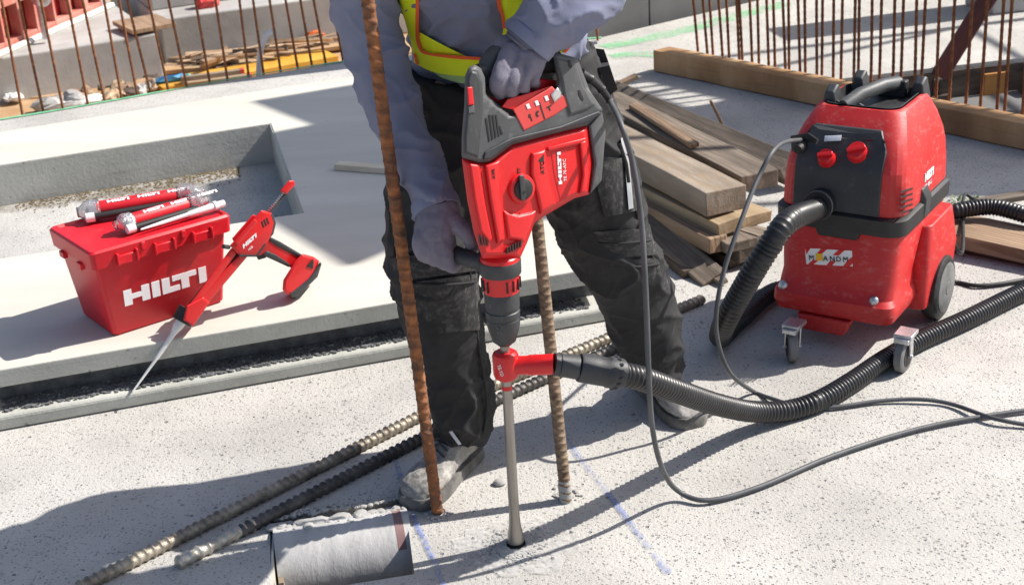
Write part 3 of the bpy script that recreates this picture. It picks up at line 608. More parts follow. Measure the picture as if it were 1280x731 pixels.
# loose planks to the right of the vacuum
plank('ground_plank', 'wide brown plank on the ground right of the vacuum under the hose', gp(1150, 268, .075), gp(1330, 308, .06), .20, .045, 'brownwood')
plank('ground_plank', 'dark plank under the brown one right of the vacuum', gp(1160, 285, .03), gp(1345, 322, .03), .16, .03, 'darkwood')
plank('ground_plank', 'grey narrow plank beyond the hose at the right edge', gp(1225, 250, .02), gp(1330, 232, .02), .05, .02, 'timber')
for nm, lb, p0, p1, z0, z1 in (('wood_splinter', 'upright broken splinter stuck behind the timber log', (905, 172), (890, 125), .01, .09),):
    a_ = gp(*p0, z0); b_ = dp(*p1, a_.y); plank(nm, lb, a_+up*.05, b_, .025, .012, 'brownwood', 'splinter')
a_ = gp(772, 104, .05); plank('wood_splinter', 'light broken splinter by the far end of the timber stack', a_, a_+Vector((.09, .03, .03)), .04, .02, 'brownwood', 'splinter')
c = gp(1198, 252); mb = MB()
for i in range(30):
    a = random.uniform(0, 6.3); p = c + Vector((random.gauss(0, .035), random.gauss(0, .02), .005)); d = Vector((math.cos(a), math.sin(a), random.uniform(.2, .8)))*.018; sd = Vector((-math.sin(a), math.cos(a), 0))*.005
    mb.add([p-sd*.4, p+sd*.4, p+d*.6+sd, p+d, p+d*.6-sd], [(0, 1, 2, 3, 4)])
o = put('weed', mb, 'weed'); o['kind'] = 'stuff'
# ------------------------------------------------------------------ added shade caster, unseen: decks cut to throw shade on slab and panel
HD = 3.2; shift = Vector((SV.x/SV.z, SV.y/SV.z, 0))
def over(px, z=0.0): return [(q.x, q.y) for q in [gp(x, y, z) + shift*(HD-z) for x, y in px]]
SC = thing('shade_scaffold', 'added unseen frame at the right whose decks are cut to shade the slab and panel', 'shade_scaffold', (5.5, 6.8, 0))
dA = over([(766, 108), (817, 92), (1300, 195), (1300, 246), (1190, 243), (965, 192)]); hole = over([(782, 107), (813, 100), (914, 124), (866, 136)])  # deck outline follows the wanted shade, with a gap for the lit strip
put('shade_deck', slabmesh('shade_deck', [[Vector((*p, 0)) for p in dA], [Vector((*p, 0)) for p in hole]], HD, HD+.04), 'shade_deck', SC, smooth=False)
dB = over([(354, 122), (560, 88), (745, 190), (728, 268), (600, 276), (486, 324), (376, 262), (343, 168), (431, 151)], PZ)
put('shade_deck', slabmesh('shade_deck', [[Vector((*p, 0)) for p in dB]], HD+.1, HD+.14), 'shade_deck', SC, smooth=False)
pA = Vector((5.45, 8.03, 0)); pB = Vector((5.6, 5.5, 0))  # added posts; the tall one throws the thin line on the far slab
for p, h in ((pA, 4.6), (pB, 3.6)):
    mb = MB(); mb.tube([p, p+up*h], .03, 10); put('post', mb, 'scaff', SC); mb = MB(); mb.box(p+up*.005, (.15, .15, .01)); put('base_plate', mb, 'scaff', SC)
for p, q in ((pA+up*(HD-.04), Vector((2.6, 6.5, HD-.04))), (pB+up*(HD-.04), Vector((2.6, 5.6, HD-.04))), (pA+up*(HD-.09), pB+up*(HD-.09))):
    mb = MB(); mb.tube([p, q], .024, 8); put('ledger', mb, 'scaff', SC)

# ------------------------------------------------------------------ reinforcing bars
def ribbed(name, label, pts, r, pitch, mat, seg=14, amp=.16, slant=1.0, lopsided=0):
    mb = MB(); P = [Vector(p) for p in pts]; L_ = sum((P[i+1]-P[i]).length for i in range(len(P)-1)); st = pitch/9; n = int(L_/st); rings = []
    acc = [0]
    for i in range(len(P)-1): acc.append(acc[-1]+(P[i+1]-P[i]).length)
    t0 = (P[-1]-P[0]).normalized(); a = t0.cross(Vector((0, 0, 1)) if abs(t0.z) < .9 else Vector((0, 1, 0))).normalized(); b = a.cross(t0)
    for k in range(n+1):
        s_ = L_*k/n; j = max(0, min(len(P)-2, next((q for q in range(len(P)-1) if acc[q+1] >= s_-1e-9), len(P)-2)))
        p = P[j].lerp(P[j+1], (s_-acc[j])/max(1e-9, acc[j+1]-acc[j])); ring = []
        for m_ in range(seg):
            u = 2*math.pi*m_/seg; half = u < math.pi; uu = (u % math.pi)/math.pi
            ph = (s_/pitch + (0 if half else .5) + slant*.42*uu*(1 if half else -1)) % 1.0
            rib = max(0, 1-abs(ph-.5)*4.0)**.8; h = math.sin(math.pi*uu)**.6
            rr = r*(.93 + amp*rib*h + (.05 if uu < .08 or uu > .95 else 0)) + .0006*fbm((s_*40, m_*.7, r*99), 1)
            ring.append(p + a*(rr*math.cos(u)) + b*(rr*math.sin(u)))
        rings.append(ring)
    mb.loft(rings); return tag(put(name, mb, mat, None, ang=50), label, 'rebar')
b0 = gp(547, 640); t0 = dp(460, 2, b0.y-.07); dr = (t0-b0)
ribbed('rusty_rebar', 'thick orange rusty ribbed bar standing upright in front of the bent arm and boot', [b0-dr*.02, t0+dr*.35], .0134, .027, 'rust', amp=.42)
b0 = gp(708, 626); t0 = dp(672, 282, b0.y+.06); dr = (t0-b0)
ribbed('rusty_rebar', 'thick brown rusty ribbed bar standing upright just behind the drill and dust hose', [b0-dr*.02, t0+dr*.28], .0140, .018, 'rustdark', amp=.26)
mb = MB(); c_ = gp(708, 626); mb.lathe(c_-up*.01, dr, [(0, .0152), (.05, .0158), (.065, .0135)], 14, cap=False); tag(put('grout_collar', mb, 'pour'), 'grey dust crust round the foot of the brown upright bar', 'mortar crust')
RZ = .0135
p = [gp(98, 735, RZ), gp(525, 520, RZ), gp(878, 374, RZ)]
ribbed('lying_rebar', 'long ribbed steel bar lying nearest the precast panel with bright worn ends', p, .0145, .020, 'steel', amp=.34)
p = [gp(300, 664, RZ), gp(620, 500, RZ), gp(792, 425, RZ)]
ribbed('lying_rebar', 'dark ribbed bar lying behind the boot, joined to a pale ground end', p, .0145, .020, 'darksteel', amp=.36)
p2 = [gp(222, 704, RZ), gp(322, 652, RZ)]
o = ribbed('bar_end', 'pale ground threaded end of the dark lying bar', p2, .0140, .024, 'bright', amp=.42)
pr_ = [q for q in bpy.data.objects if q.name.startswith('lying_rebar')][-1]; o.location = Vector(o.location)-Vector(pr_.location); o.parent = pr_; del o['category']; o['label'] = 'pale ground end'

# ------------------------------------------------------------------ red box with cartridges
bfl, bfr, blk = gp(142.6, 421.5, PZ), gp(281, 377, PZ), gp(103.6, 393, PZ)
bx = (bfr-bfl).normalized(); by = Vector((-bx.y, bx.x, 0)); BW = (bfr-bfl).length; BD = (blk-bfl).length*.99
TB = Matrix(((bx.x, by.x, 0, bfl.x), (bx.y, by.y, 0, bfl.y), (0, 0, 1, PZ+.001), (0, 0, 0, 1)))
BOX = thing('plastic_box', 'red lidded plastic box with HILTI lettering standing on the pale concrete panel', 'plastic box', bfl)
def rrect(x0, x1, y0, y1, r, z, n=4):
    out = []
    for cx, cy, a0 in ((x1-r, y1-r, 0), (x0+r, y1-r, 90), (x0+r, y0+r, 180), (x1-r, y0+r, 270)):
        for k in range(n+1):
            a = R(a0+90*k/n); out.append((cx+r*math.cos(a), cy+r*math.sin(a), z))
    return out
def brect(e, z, r=.014): return rrect(-e, BW+e, -e, BD+e, r, z)
mb = MB(TB); mb.loft([brect(-.006, 0), brect(0, .006), brect(.024, .222)]); put('box_body', mb, 'redbox', BOX, ang=40)
mb = MB(TB); mb.loft([brect(.027, .216), brect(.036, .217), brect(.039, .262), brect(.034, .268), brect(.028, .268), brect(.022, .262)]); put('lid', mb, 'redbox', BOX, ang=40)
mb = MB(TB)
for cx in (.06, .17, .285):
    mb.box((cx, -.039, .228), (.055, .010, .026)); 
    for s_ in (-1, 1): mb.box((cx+s_*.028, -.042, .232), (.006, .016, .034))
for cy in (.05, .17): mb.box((-.037, cy, .21), (.014, .03, .018))
for cx in (.11, .23): mb.box((cx, -.041, .25), (.012, .006, .022))
o = put('lid_clasp', mb, 'redbox', BOX, bevel=.002); o['kind'] = 'stuff'
def bxp(x, y, z): return TB @ Vector((x, y, z))
tilt = (.024/.222); q = lambda x, z: bxp(x, -tilt*z-.0018, z)
O = q(.042, .082); logo('box_logo', O, q(.24, .082)-O, q(.042, .15)-O, .047, .250, BOX)
LZ = PZ+.001+.268
CG = 'cartridges in film on the red box'
def cartridge(px0, px1, z, r, label):
    a, b = gp(*px0, z), gp(*px1, z); d = (b-a).normalized(); L_ = (b-a).length
    t = thing('foil_cartridge', label, 'cartridge', (a+b)/2-up*r)
    mb = MB(); mb.lathe(a, d, [(0.018, r*.98), (.024, r), (L_-.02, r), (L_-.008, r*.86), (L_, r*.4)], 20); put('red_foil', mb, 'redbox', t)
    mb = MB(); mb.lathe(a, d, [(-.012, r*.45), (-.004, r*.5), (-.003, r*1.02), (.018, r*1.02), (.0185, r)], 18); put('end_cap', mb, 'white', t)
    s_ = d.cross(up).normalized()
    if s_.y > 0: s_ = -s_
    a2 = a + s_*(r*1.3) - up*(r*.5)
    mb = MB(); mb.lathe(a2, d, [(.0, r*.4), (.001, r*.45), (L_*.97, r*.45)], 14); put('black_tube', mb, 'ink', t)
    mb = MB(); mb.lathe(a2-d*.003, d, [(-.014, r*.36), (-.012, r*.62), (.012, r*.62)], 14); put('tube_cap', mb, 'white', t)
    nn = (s_*.5+up*.86).normalized(); yy = nn.cross(d)
    for k in range(3):
        o_ = a + d*(.05+k*.085) + nn*(r+.0006) + (-yy)*.006*0 - yy.normalized()*.004
        logo('foil_logo', o_, d, yy, .010, .062, t)
    mb = MB(); rings = []
    n_ = 46
    for i in range(n_+1):
        s2 = -.035 + (L_+.075)*i/n_; base = 1.16 if .03 < s2 < L_-.02 else (1.25 if -.02 < s2 < L_+.02 else .8)
        base *= 1.0 if 2 < i < n_-2 else .8
        rings.append([a + d*s2 + (s_*(math.cos(u)) + up*(math.sin(u)))*(r*base*(1+.22*fbm((s2*38, math.cos(u)*1.3, math.sin(u)*1.3+z*50), 1))) for u in [2*math.pi*k/26 for k in range(26)]])
    for rr in (rings[:9], rings[-11:]):
        mb = MB(); mb.loft(rr, cap=False); o = put('film_wrap', mb, 'clear', t, ang=180); sd = o.modifiers.new('t', 'SOLIDIFY'); sd.thickness = .0008
    return t
cartridge((112, 263), (238, 242), LZ+.026, .0225, 'red foil cartridge in clear film at the back of the box lid')
cartridge((158, 278), (243, 253), LZ+.023, .021, 'red foil cartridge with white cap nearer the front of the box lid')
a, b = gp(280, 254, LZ+.016), gp(176, 287, LZ+.010); d = (b-a).normalized(); L_ = (b-a).length
t = thing('mixer_nozzle', 'white tapered mixer nozzle lying along the front edge of the box lid', 'nozzle', (a+b)/2-up*.012)
mb = MB(); mb.lathe(a, d, [(0, .010), (.022, .0105), (.024, .014), (.034, .014), (.036, .011), (.05, .0105), (.11, .0085), (.115, .0065), (L_*.75, .0055), (L_, .0028)], 14); put('nozzle_body', mb, 'white', t)

# ------------------------------------------------------------------ cordless dispenser leaning on the box
GA = dp(166, 489, 3.47); GD = dp(366, 230, 3.80); GB = gp(371, 367, PZ+.012); GB.y = min(GB.y, 4.0)
gn = (GD-GA).cross(GB-GA).normalized()
if gn.y > 0: gn = -gn
G = lambda x, y, d=0: pl(x, y, GA, gn, d)
DG = thing('dispenser_gun', 'red and black cordless cartridge dispenser with HILTI lettering leaning against the box', 'dispenser', GB)
def gpart(name, poly, d0, d1, mat, bev=1.5): mb = MB(); slab(mb, poly, G, d0, d1, bev); return put(name, mb, mat, DG, ang=30, bevel=.0015)
gpart('motor_body', [(287, 307), (300, 293), (315, 275), (327, 262.5), (339, 266), (344, 278), (342, 290), (336, 300), (322, 320), (300, 320)], .032, -.032, 'red', 2.5)
gpart('body_seam', [(299, 318.5), (320, 318.5), (331, 304), (333, 305), (321.5, 321), (299, 321)], .0325, -.02, 'dark', .4)
gpart('body_ridge', [(293, 303), (318, 274), (322, 277), (297, 307)], .036, .0, 'red', 1)
for k in range(3): gpart('body_vent', [(326+k*3, 277-k*2.2), (328+k*3, 276-k*2.2), (331+k*3, 284-k*2.2), (329+k*3, 285-k*2.2)], .0326, .02, 'ink', .2)
gpart('rear_cap', [(336, 266), (341, 268), (345, 279), (342, 292), (338, 297), (340, 280)], .031, -.031, 'dark')
gpart('handle', [(336, 296), (348, 303), (364, 312), (376, 320), (364, 335), (350, 326), (336, 317), (320, 320)], .016, -.016, 'red', 2.5)
gpart('grip_pad', [(338, 296), (350, 302), (377, 318), (374, 322), (348, 309), (336, 301)], .019, -.019, 'dark')
gpart('grip_inlay', [(333, 313), (345, 318), (363, 330), (361, 334), (346, 327), (328, 319)], .018, -.018, 'dark')
gpart('trigger', [(318, 317), (330, 315), (333, 322), (323, 325)], .012, -.012, 'ink')
gpart('battery', [(378, 317), (392, 321), (399, 326), (394, 343), (370, 370), (358, 368), (353, 362), (354, 350), (369, 326)], .036, -.036, 'red', 3.5)
gpart('battery_base', [(400, 327), (402, 330), (397, 346), (371, 371.5), (364, 371.5), (362, 367), (386, 348), (393, 338)], .039, -.039, 'dark', 2)
for k in range(4):
    gpart('battery_latch', [(383+k*2.2, 333-k*2.6), (385+k*2.2, 330.5-k*2.6), (392, 334-k*1.6), (391, 336-k*1.6)], .0385, .034, 'ink', .4)
mb = MB(); mb.tube([G(336, 265), G(364, 233)], .0065, 8); put('plunger_rod', mb, 'dark', DG)
mb = MB()
for k in range(13): mb.box(G(338+24*k/12-1.5, 263-29*k/12-.5), (.006, .010, .004))
o = put('rod_teeth', mb, 'zinc', DG); o['kind'] = 'stuff'
gpart('rod_handle', [(350, 239), (353, 235), (361, 226), (367, 225.5), (369, 231), (358, 243)], .013, -.013, 'red', 1.5)
gpart('upper_rail', [(289, 310), (297, 315), (244, 387), (236, 381)], .024, -.024, 'red')
gpart('lower_rail', [(300, 317), (309, 321), (259, 380), (249, 373)], .024, -.024, 'red')
mb = MB(); mb.tube([G(298, 314), G(243, 384)], .019, 14); put('cartridge_tube', mb, 'ink', DG)
gpart('top_rib', [(316, 268), (320, 270), (300, 296), (292, 302), (290, 298)], .018, -.018, 'red', 1)
gpart('front_bracket', [(233, 382), (254, 371), (262, 378), (241, 408), (229, 400)], .03, -.03, 'red', 2)
mb = MB(); mb.tube([G(236, 387), G(227, 402)], [.030, .028], 16); put('front_collar', mb, 'ink', DG)
mb = MB(); mb.tube([G(229, 398), G(222, 408), G(219, 413), G(216, 418), G(197, 446), G(195, 449), G(166, 489)], [.014, .014, .010, .0075, .0065, .0046, .0025], 12); put('nozzle', mb, 'clearnoz', DG)
mb = MB(); mb.tube([G(286, 309, .02), G(279, 308, .028)], .006, 8); put('release_pin', mb, 'dark', DG)
O = G(304, 311, .0325); X = G(331, 287, .0325)-O; logo('gun_logo', O, X, up, .012, .05, DG)
O = G(311, 313.5, .0325); text('HDE', O, X, up, .008, DG, 'logo')

# ------------------------------------------------------------------ rotary hammer
DA = gp(645, 681); DN = Vector((.52, -.84, .15)).normalized()
AX = lambda y: dp(625 + (y-330)*.0571, y, DA.y)
DB = AX(330)
D = lambda x, y, d=0: pl(x, y, DB, DN, d)
DR = thing('rotary_hammer', 'large red and grey HILTI rotary hammer with hollow bit held upright by the worker', 'rotary hammer', DA)
def dpart(name, poly, d0, d1, mat, bev=2.0, bevel=.002, bd=None): mb = MB(); slab(mb, poly, D, d0, d1, bev, bd); return put(name, mb, mat, DR, ang=30, bevel=bevel)
dpart('housing', [(577, 197), (598, 203), (613, 203), (639, 180), (690, 167), (736, 156), (741, 205), (737, 243), (718, 248), (679, 271), (668, 279), (659, 303), (650, 323), (603, 323), (592, 290), (584, 250)], .045, -.055, 'red', 6, .003, .012)
dpart('nose_rib', [(586, 204), (600, 206), (607, 250), (617, 298), (612, 305), (600, 290), (592, 250)], .049, .03, 'red', 2.5)
dpart('nose_rib', [(606, 207), (625, 200), (627, 250), (631, 300), (622, 305), (612, 250)], .0535, .03, 'red', 2.5)
dpart('side_rib', [(664, 191), (682, 187), (686, 219), (695, 255), (676, 269), (671, 246), (663, 217)], .053, .03, 'red', 3)
dpart('badge_plate', [(688, 190), (723, 181), (727, 218), (722, 240), (700, 252), (692, 219)], .046, .03, 'red', 1)
dpart('badge_frame', [(724, 178), (733, 175), (736, 215), (733, 240), (724, 243), (728, 218)], .052, .03, 'red', 2)
dpart('badge_frame', [(684, 184), (733, 172), (733, 176), (724, 180), (686, 189)], .052, .03, 'red', 1)
dpart('lower_facet', [(628, 262), (648, 268), (672, 262), (664, 284), (655, 303), (634, 300)], .052, .03, 'red', 4)
dpart('rear_cap', [(735, 157), (752, 136), (757, 164), (752, 226), (737, 243), (742, 205)], .043, -.055, 'grip', 3, .003)
dpart('upper_shell', [(577, 197), (577, 171), (580.5, 130), (581, 96), (586, 84), (594, 81), (602, 86), (606, 97), (608, 118), (622, 131), (637, 143), (650, 141), (692, 118), (697, 100), (690, 66), (700, 67), (722, 73), (729, 92), (737, 113), (750, 132), (754, 138), (735, 157), (690, 168), (640, 181), (613, 203), (598, 204)], .05, -.055, 'grip', 4, .003, .008)
dpart('shell_front', [(580, 172), (584, 130), (584, 98), (589, 88), (597, 90), (603, 104), (604, 135), (601, 165), (598, 198), (580, 192)], .0535, .03, 'dark', 2.5)
dpart('shell_ridge', [(606, 190), (640, 172), (700, 158), (748, 139), (752, 142), (736, 153), (692, 164), (641, 178), (614, 199), (604, 200)], .054, .03, 'dark', 1.2)
dpart('rear_shoulder', [(694, 72), (719, 77), (730, 108), (745, 131), (736, 138), (712, 146), (704, 120), (701, 100)], .054, .03, 'grip', 3)
for poly in ([(710, 76), (713, 75), (716, 84), (713, 86), (710, 82)], [(722, 113), (725, 112), (730, 124), (728, 127), (723, 120)]): dpart('screw_pocket', poly, .0548, .05, 'ink', .4)
dpart('control_panel', [(641, 137), (655, 164), (694, 144), (718, 127), (711, 122), (698, 117), (690, 108)], .0518, .03, 'redflat', 1)
dpart('panel_lip', [(627, 134), (642, 138), (692, 113), (690, 107), (660, 117), (634, 124)], .047, .02, 'red', 1)
dpart('panel_back', [(612, 122), (637, 138), (694, 112), (696, 101), (672, 98)], .018, -.045, 'red', 2)
dpart('mode_button', [(688, 118), (697, 109), (702, 116), (702, 121), (693, 129)], .056, .04, 'zinc', 1.5)
for x, y in ((657, 131), (668, 127), (680, 121)): dpart('status_lamp', [(x, y), (x+4, y-1.5), (x+6.5, y+4.5), (x+2.5, y+6)], .0530, .045, 'white', .3)
dpart('panel_divider', [(673.5, 128), (675, 127.4), (682, 149), (680.6, 150)], .0526, .045, 'ink', .2)
XR = (D(690, 113, .056)-D(644, 137, .056)).normalized(); YR = (D(641, 137, .056)-D(655, 164, .056)).normalized()
dpart('mode_icon', [(661, 143), (663, 142), (664, 146), (666, 151), (664.4, 151.6), (662.6, 147), (660.6, 147.6)], .0526, .045, 'ink', .2)
dpart('mode_icon', [(670, 140), (672.5, 138), (674, 140), (671.5, 142.5), (674, 145), (672, 147), (669.5, 144)], .0526, .045, 'ink', .2)
dpart('mode_icon', [(683, 134), (689, 131), (689.6, 132.5), (687, 134), (688.6, 138), (687, 138.6), (685.5, 134.6), (683.5, 135.6)], .0526, .045, 'ink', .2)
dpart('lock_switch', [(583.5, 109), (590.5, 109), (592.5, 131), (585.5, 132)], .058, .04, 'red', 1)
dpart('lock_slot', [(585.5, 133), (592.7, 132), (593.2, 141), (585.8, 142)], .0555, .04, 'grip', .5)
for k in range(5): dpart('vent_slot', [(606.5+k*4.2, 148-(k > 0)*4+(k == 4)*14), (609+k*4.2, 147-(k > 0)*4+(k == 4)*14), (613+k*4.0, 176-k*2.2), (611+k*4.0, 178-k*2.2)], .0512, .04, 'ink', .3)
for k in range(4): dpart('vent_slot', [(597+k*3.4, 294+k*.6), (598.7+k*3.4, 294+k*.6), (601+k*3.4, 307), (599.3+k*3.4, 307)], .0475, .04, 'ink', .2)
for k in range(6): dpart('vent_slot', [(633.5+k*3.4, 309-k*1.5), (635.3+k*3.4, 308-k*1.5), (635.5+k*3.3, 317-k*1.7), (633.7+k*3.3, 318-k*1.7)], .0533 if k < 5 else .05, .04, 'ink', .2)
# selector dial
c = D(651.5, 236, .046); mb = MB(); mb.lathe(c, DN, [(0, .031), (.006, .029), (.0075, .024), (.0076, .021)], 28); put('dial_ring', mb, 'red', DR)
mb = MB(); mb.lathe(c+DN*.004, DN, [(0, .0215), (.007, .021), (.008, .0195)], 28); put('dial', mb, 'ink', DR)
mb = MB(); dx_ = DN.cross(up).normalized(); dy_ = dx_.cross(DN)
slab(mb, [(648.5, 219), (655, 219), (658, 245), (655.5, 251), (651, 251)], D, .062, .05, 1); put('dial_lever', mb, 'dark', DR, bevel=.001)
mb = MB(); mb.lathe(D(655.5, 240.5, .062), DN, [(0, .0032), (.001, .0032)], 12); put('dial_button', mb, 'ink', DR)
# print on the housing, reading upwards
XU = (D(704, 190, .05)-D(706, 230, .05)).normalized(); YU = DN.cross(XU).normalized()
O = D(702.6, 230, .0466); logo('hammer_logo', O, XU, YU, .0085, .066, DR); text('TE 70-ATC', D(708.2, 226.5, .0466), XU, YU, .0098, DR, 'logo')
text('ATC', D(681, 217, .0536), XU, YU, .013, DR); text('AVR', D(619.5, 223, .0541), XU, YU, .0105, DR); text('TT', D(651, 217, .0456), XU, YU, .010, DR); text('T', D(652, 268, .0526), XU, YU, .008, DR)
mb = MB(); slab(mb, [(672.5, 201), (677, 196), (680, 192), (680, 202), (675, 203)], D, .0535, .05, .3); put('print_mark', mb, 'ink', DR)
# grip under the left hand
mb = MB(); mb.tube([D(598, 94, -.005), D(625, 88, -.005), D(660, 82, -.005), D(696, 76, -.005)], [.02, .017, .017, .022], 14, flat=1.1); put('rear_grip', mb, 'dark', DR)
# nose, collar, chuck, hollow bit (turned about the bit axis)
def turned(name, prof, mat, n=28):
    k = pxm(DA.y, .6); axd = (AX(320)-AX(680)).normalized(); base = AX(680); mb = MB(); 
    mb.lathe(base, axd, [((AX(y)-base).length, r*k) for y, r in prof], n); return put(name, mb, mat, DR, ang=30)
turned('gear_nose', [(312, 10), (316, 20), (320, 24), (325, 25.2)], 'red'); turned('clamp_band', [(324, 25.8), (325, 26.4), (340, 26.2), (341, 25.6)], 'dark')
turned('vented_nose', [(340, 23.6), (350, 23.6), (363, 22.4)], 'red')
for k in range(9):
    a = math.pi*1.02 + math.pi*k/8.3*.97
    if 3 <= k <= 4: continue
    v = Vector((math.cos(a), math.sin(a), 0)); c = AX(352) + v*(22.8*pxm(DA.y, .6)); mb = MB(); mb.box(c, (.008, .0028, .024), Matrix.Rotation(a, 3, 'Z')); put('nose_slot', mb, 'ink', DR)
turned('chuck', [(361, 18), (362.5, 21.5), (364, 22.4), (383, 22), (384, 20.8), (386, 20.8), (387, 22), (394, 21.8), (395, 21), (396.5, 21), (397.5, 21.6), (405, 21), (414, 18.5), (425, 15), (428, 11), (430, 9)], 'dark')
O = AX(405) + Vector((-.012, -.0345, 0)); 
for sx in (-1, 1):
    mb = MB(); c = AX(404)+Vector((-.008, -.0349, 0)); mb.box(c, (.0022, .001, .018), Matrix.Rotation(.6*sx, 3, 'Y')); put('lock_mark', mb, 'grip', DR)
turned('bit_shank', [(426, 6.2), (445, 6)], 'bit', 16); turned('drill_bit', [(468, 6.6), (560, 6.6), (640, 7.0), (655, 8), (668, 10.5), (676, 11.2), (684, 10.8), (686, 8)], 'bit', 24)
turned('depth_ring', [(481, 7.0), (486, 7.0)], 'red', 20)
c = gp(645, 683); mb = MB(); mb.add([c+up*.0035] + [c + Vector((math.cos(a), math.sin(a), 0))*(.0235+.004*fbm((math.cos(a)*2, math.sin(a)*2, 1), 1)) + up*.0035 for a in [i*math.pi/14 for i in range(28)]], [(0, i+1, (i+1) % 28+1) for i in range(28)])
o = put('drilled_hole', mb, 'hole', None, smooth=False); o['kind'] = 'structure'
mb = MB()
for i in range(800):
    a = random.uniform(0, 6.3); r = .024+abs(random.gauss(0, .022)); mb.ball((c.x+r*math.cos(a), c.y+r*math.sin(a), .001+max(0, .006-(r-.024)*.12)), random.uniform(.0015, .0045), 4, (1.2, 1, .7))
o = put('drill_cuttings', mb, 'pour', None); o['kind'] = 'stuff'
# dust head on the bit
turned('dust_collar', [(439, 12), (441, 15.5), (444, 17), (466, 16.6), (470, 15), (473, 11)], 'red')
hx = (D(690, 455, -.02)-AX(456)); hy0 = AX(457)
P1 = AX(457); P2 = dp(692, 455, DA.y-.01)
mb = MB(); mb.tube([P1, P1.lerp(P2, .45), P1.lerp(P2, .5), P2], [.021, .020, .022, .022], 18); put('dust_arm', mb, 'red', DR)
mb = MB(); mb.tube([P1.lerp(P2, .3)+up*.008, P1.lerp(P2, .95)+up*.012], .012, 8); put('arm_rib', mb, 'red', DR)
c = AX(458); text('TE-YD', c + Vector((-.018, -.0285, .018)), (.25, 0, -1), (1, 0, .25), .010, DR, 'logo')
# side handle
H0 = AX(332); H1_ = dp(588, 325, DA.y+.035); H2_ = dp(563, 315, DA.y+.085); H3_ = dp(536, 306, DA.y+.10)
mb = MB(); mb.tube([H0, H1_.lerp(H0, .3)], [.022, .02], 14); put('handle_clamp', mb, 'dark', DR)
mb = MB(); mb.tube([H1_.lerp(H0, .45), H1_.lerp(H0, .1), H1_, H2_, H3_], [.016, .018, .0175, .0185, .018], 16); put('side_grip', mb, 'dark', DR)
# cable guard
cg = smooth_path([tuple(D(726, 92, -.02)), tuple(D(738, 99, -.02)), tuple(D(752, 112, -.022)), tuple(D(762, 126, -.025))], 6)
mb = MB(); mb.tube(cg, [.0095*(1.0+(.28 if i % 6 in (0,) else 0))*(1-.25*i/len(cg)) for i in range(len(cg))], 12); put('cable_guard', mb, 'black', DR)

# ------------------------------------------------------------------ hose and cables
def tubeline(name, pts, r, n=12, mat='cable', k=14, label=None, cat='cable'):
    mb = MB(); mb.tube(smooth_path([tuple(p) for p in pts], k), r, n); return tag(put(name, mb, mat, None, ang=60), label, cat)
cb = [D(762, 126, -.025), dp(776, 155, 2.78), dp(791, 205, 2.76), dp(801, 270, 2.73), dp(806, 340, 2.70), dp(809, 410, 2.68), dp(811, 470, 2.68), dp(815, 530, 2.70), dp(826, 580, 2.75), gp(846, 612, .03), gp(885, 625, .011), gp(950, 608, .010), gp(1040, 570, .010), gp(1140, 538, .010), gp(1230, 520, .010), gp(1330, 508, .010), gp(1480, 500, .010), gp(1650, 510, .010)]
tubeline('power_cable', cb, .0062, 10, 'cable', 12, 'grey power cable looping from the rotary hammer across the slab to the right edge')
cv = [None]
VA = R(-34); VO = gp(966, 386, .09).lerp(gp(1112, 411, .09), .5); VO.z = 0
VX = Vector((math.cos(VA), math.sin(VA), 0)); VY = Vector((-VX.y, VX.x, 0))
TV = Matrix(((VX.x, VY.x, 0, VO.x), (VX.y, VY.y, 0, VO.y), (0, 0, 1, 0), (0, 0, 0, 1)))
V = lambda x, y, z: TV @ Vector((x, y, z))
VN = -VY
def vfront(x, y, off=0.0, yl=.05, tl=0): # an image pixel cast onto the vacuum's front at local depth yl, leaning back by tl
    n = (VN + up*tl).normalized(); return pl(x, y, V(0, yl, .45), n, off)
inlet = vfront(1031, 250, 0, .05)
hp = [inlet, inlet+VN*.07-up*.005, dp(985, 277, 3.36), dp(955, 318, 3.32), dp(925, 368, 3.34), dp(905, 405, 3.40), gp(902, 422, .035), gp(925, 400, .032), gp(975, 362, .032), V(-.06, .30, .032), V(.04, .60, .04), gp(1165, 274, .08), gp(1195, 264, .105), gp(1240, 259, .11), gp(1285, 270, .10), gp(1345, 292, .06), gp(1400, 318, .032), gp(1390, 336, .032), gp(1335, 344, .03),
      gp(1280, 364, .028), gp(1210, 398, .028), gp(1150, 425, .028), gp(1105, 450, .028), gp(1065, 477, .028), gp(1025, 500, .028), gp(985, 513, .028), dp(940, 514, 3.12), dp(895, 505, 2.98), dp(850, 490, 2.84), dp(805, 474, 2.74), dp(775, 467, 2.70)]
HS = thing('suction_hose', 'black corrugated suction hose running from the rotary hammer round the red vacuum', 'hose', gp(1000, 513))
path = smooth_path([tuple(p) for p in hp], 60)
# resample evenly
P = [Vector(p) for p in path]; acc = [0]
for i in range(len(P)-1): acc.append(acc[-1]+(P[i+1]-P[i]).length)
stp = .0042; N_ = int(acc[-1]/stp); out = []; j = 0; 
for k in range(N_+1):
    s_ = acc[-1]*k/N_
    while j < len(P)-2 and acc[j+1] < s_: j += 1
    out.append(P[j].lerp(P[j+1], (s_-acc[j])/max(1e-9, acc[j+1]-acc[j])))
mb = MB(); mb.tube(out, [(.0275 if (k//1) % 3 else .0235) + (.004 if k*stp < .9 else 0) for k in range(N_+1)], 16); put('hose_body', mb, 'hose', HS, ang=80)
cf = [P2, P2.lerp(hp[-1], .12), dp(700, 456, DA.y-.01), dp(722, 459, 2.685), dp(724, 459, 2.685), dp(758, 465, 2.69), dp(760, 465, 2.69), dp(776, 467, 2.70)]
mb = MB(); mb.tube(cf[:5], [.024, .0245, .0245, .026, .026], 18); put('hose_adapter', mb, 'dark', HS)
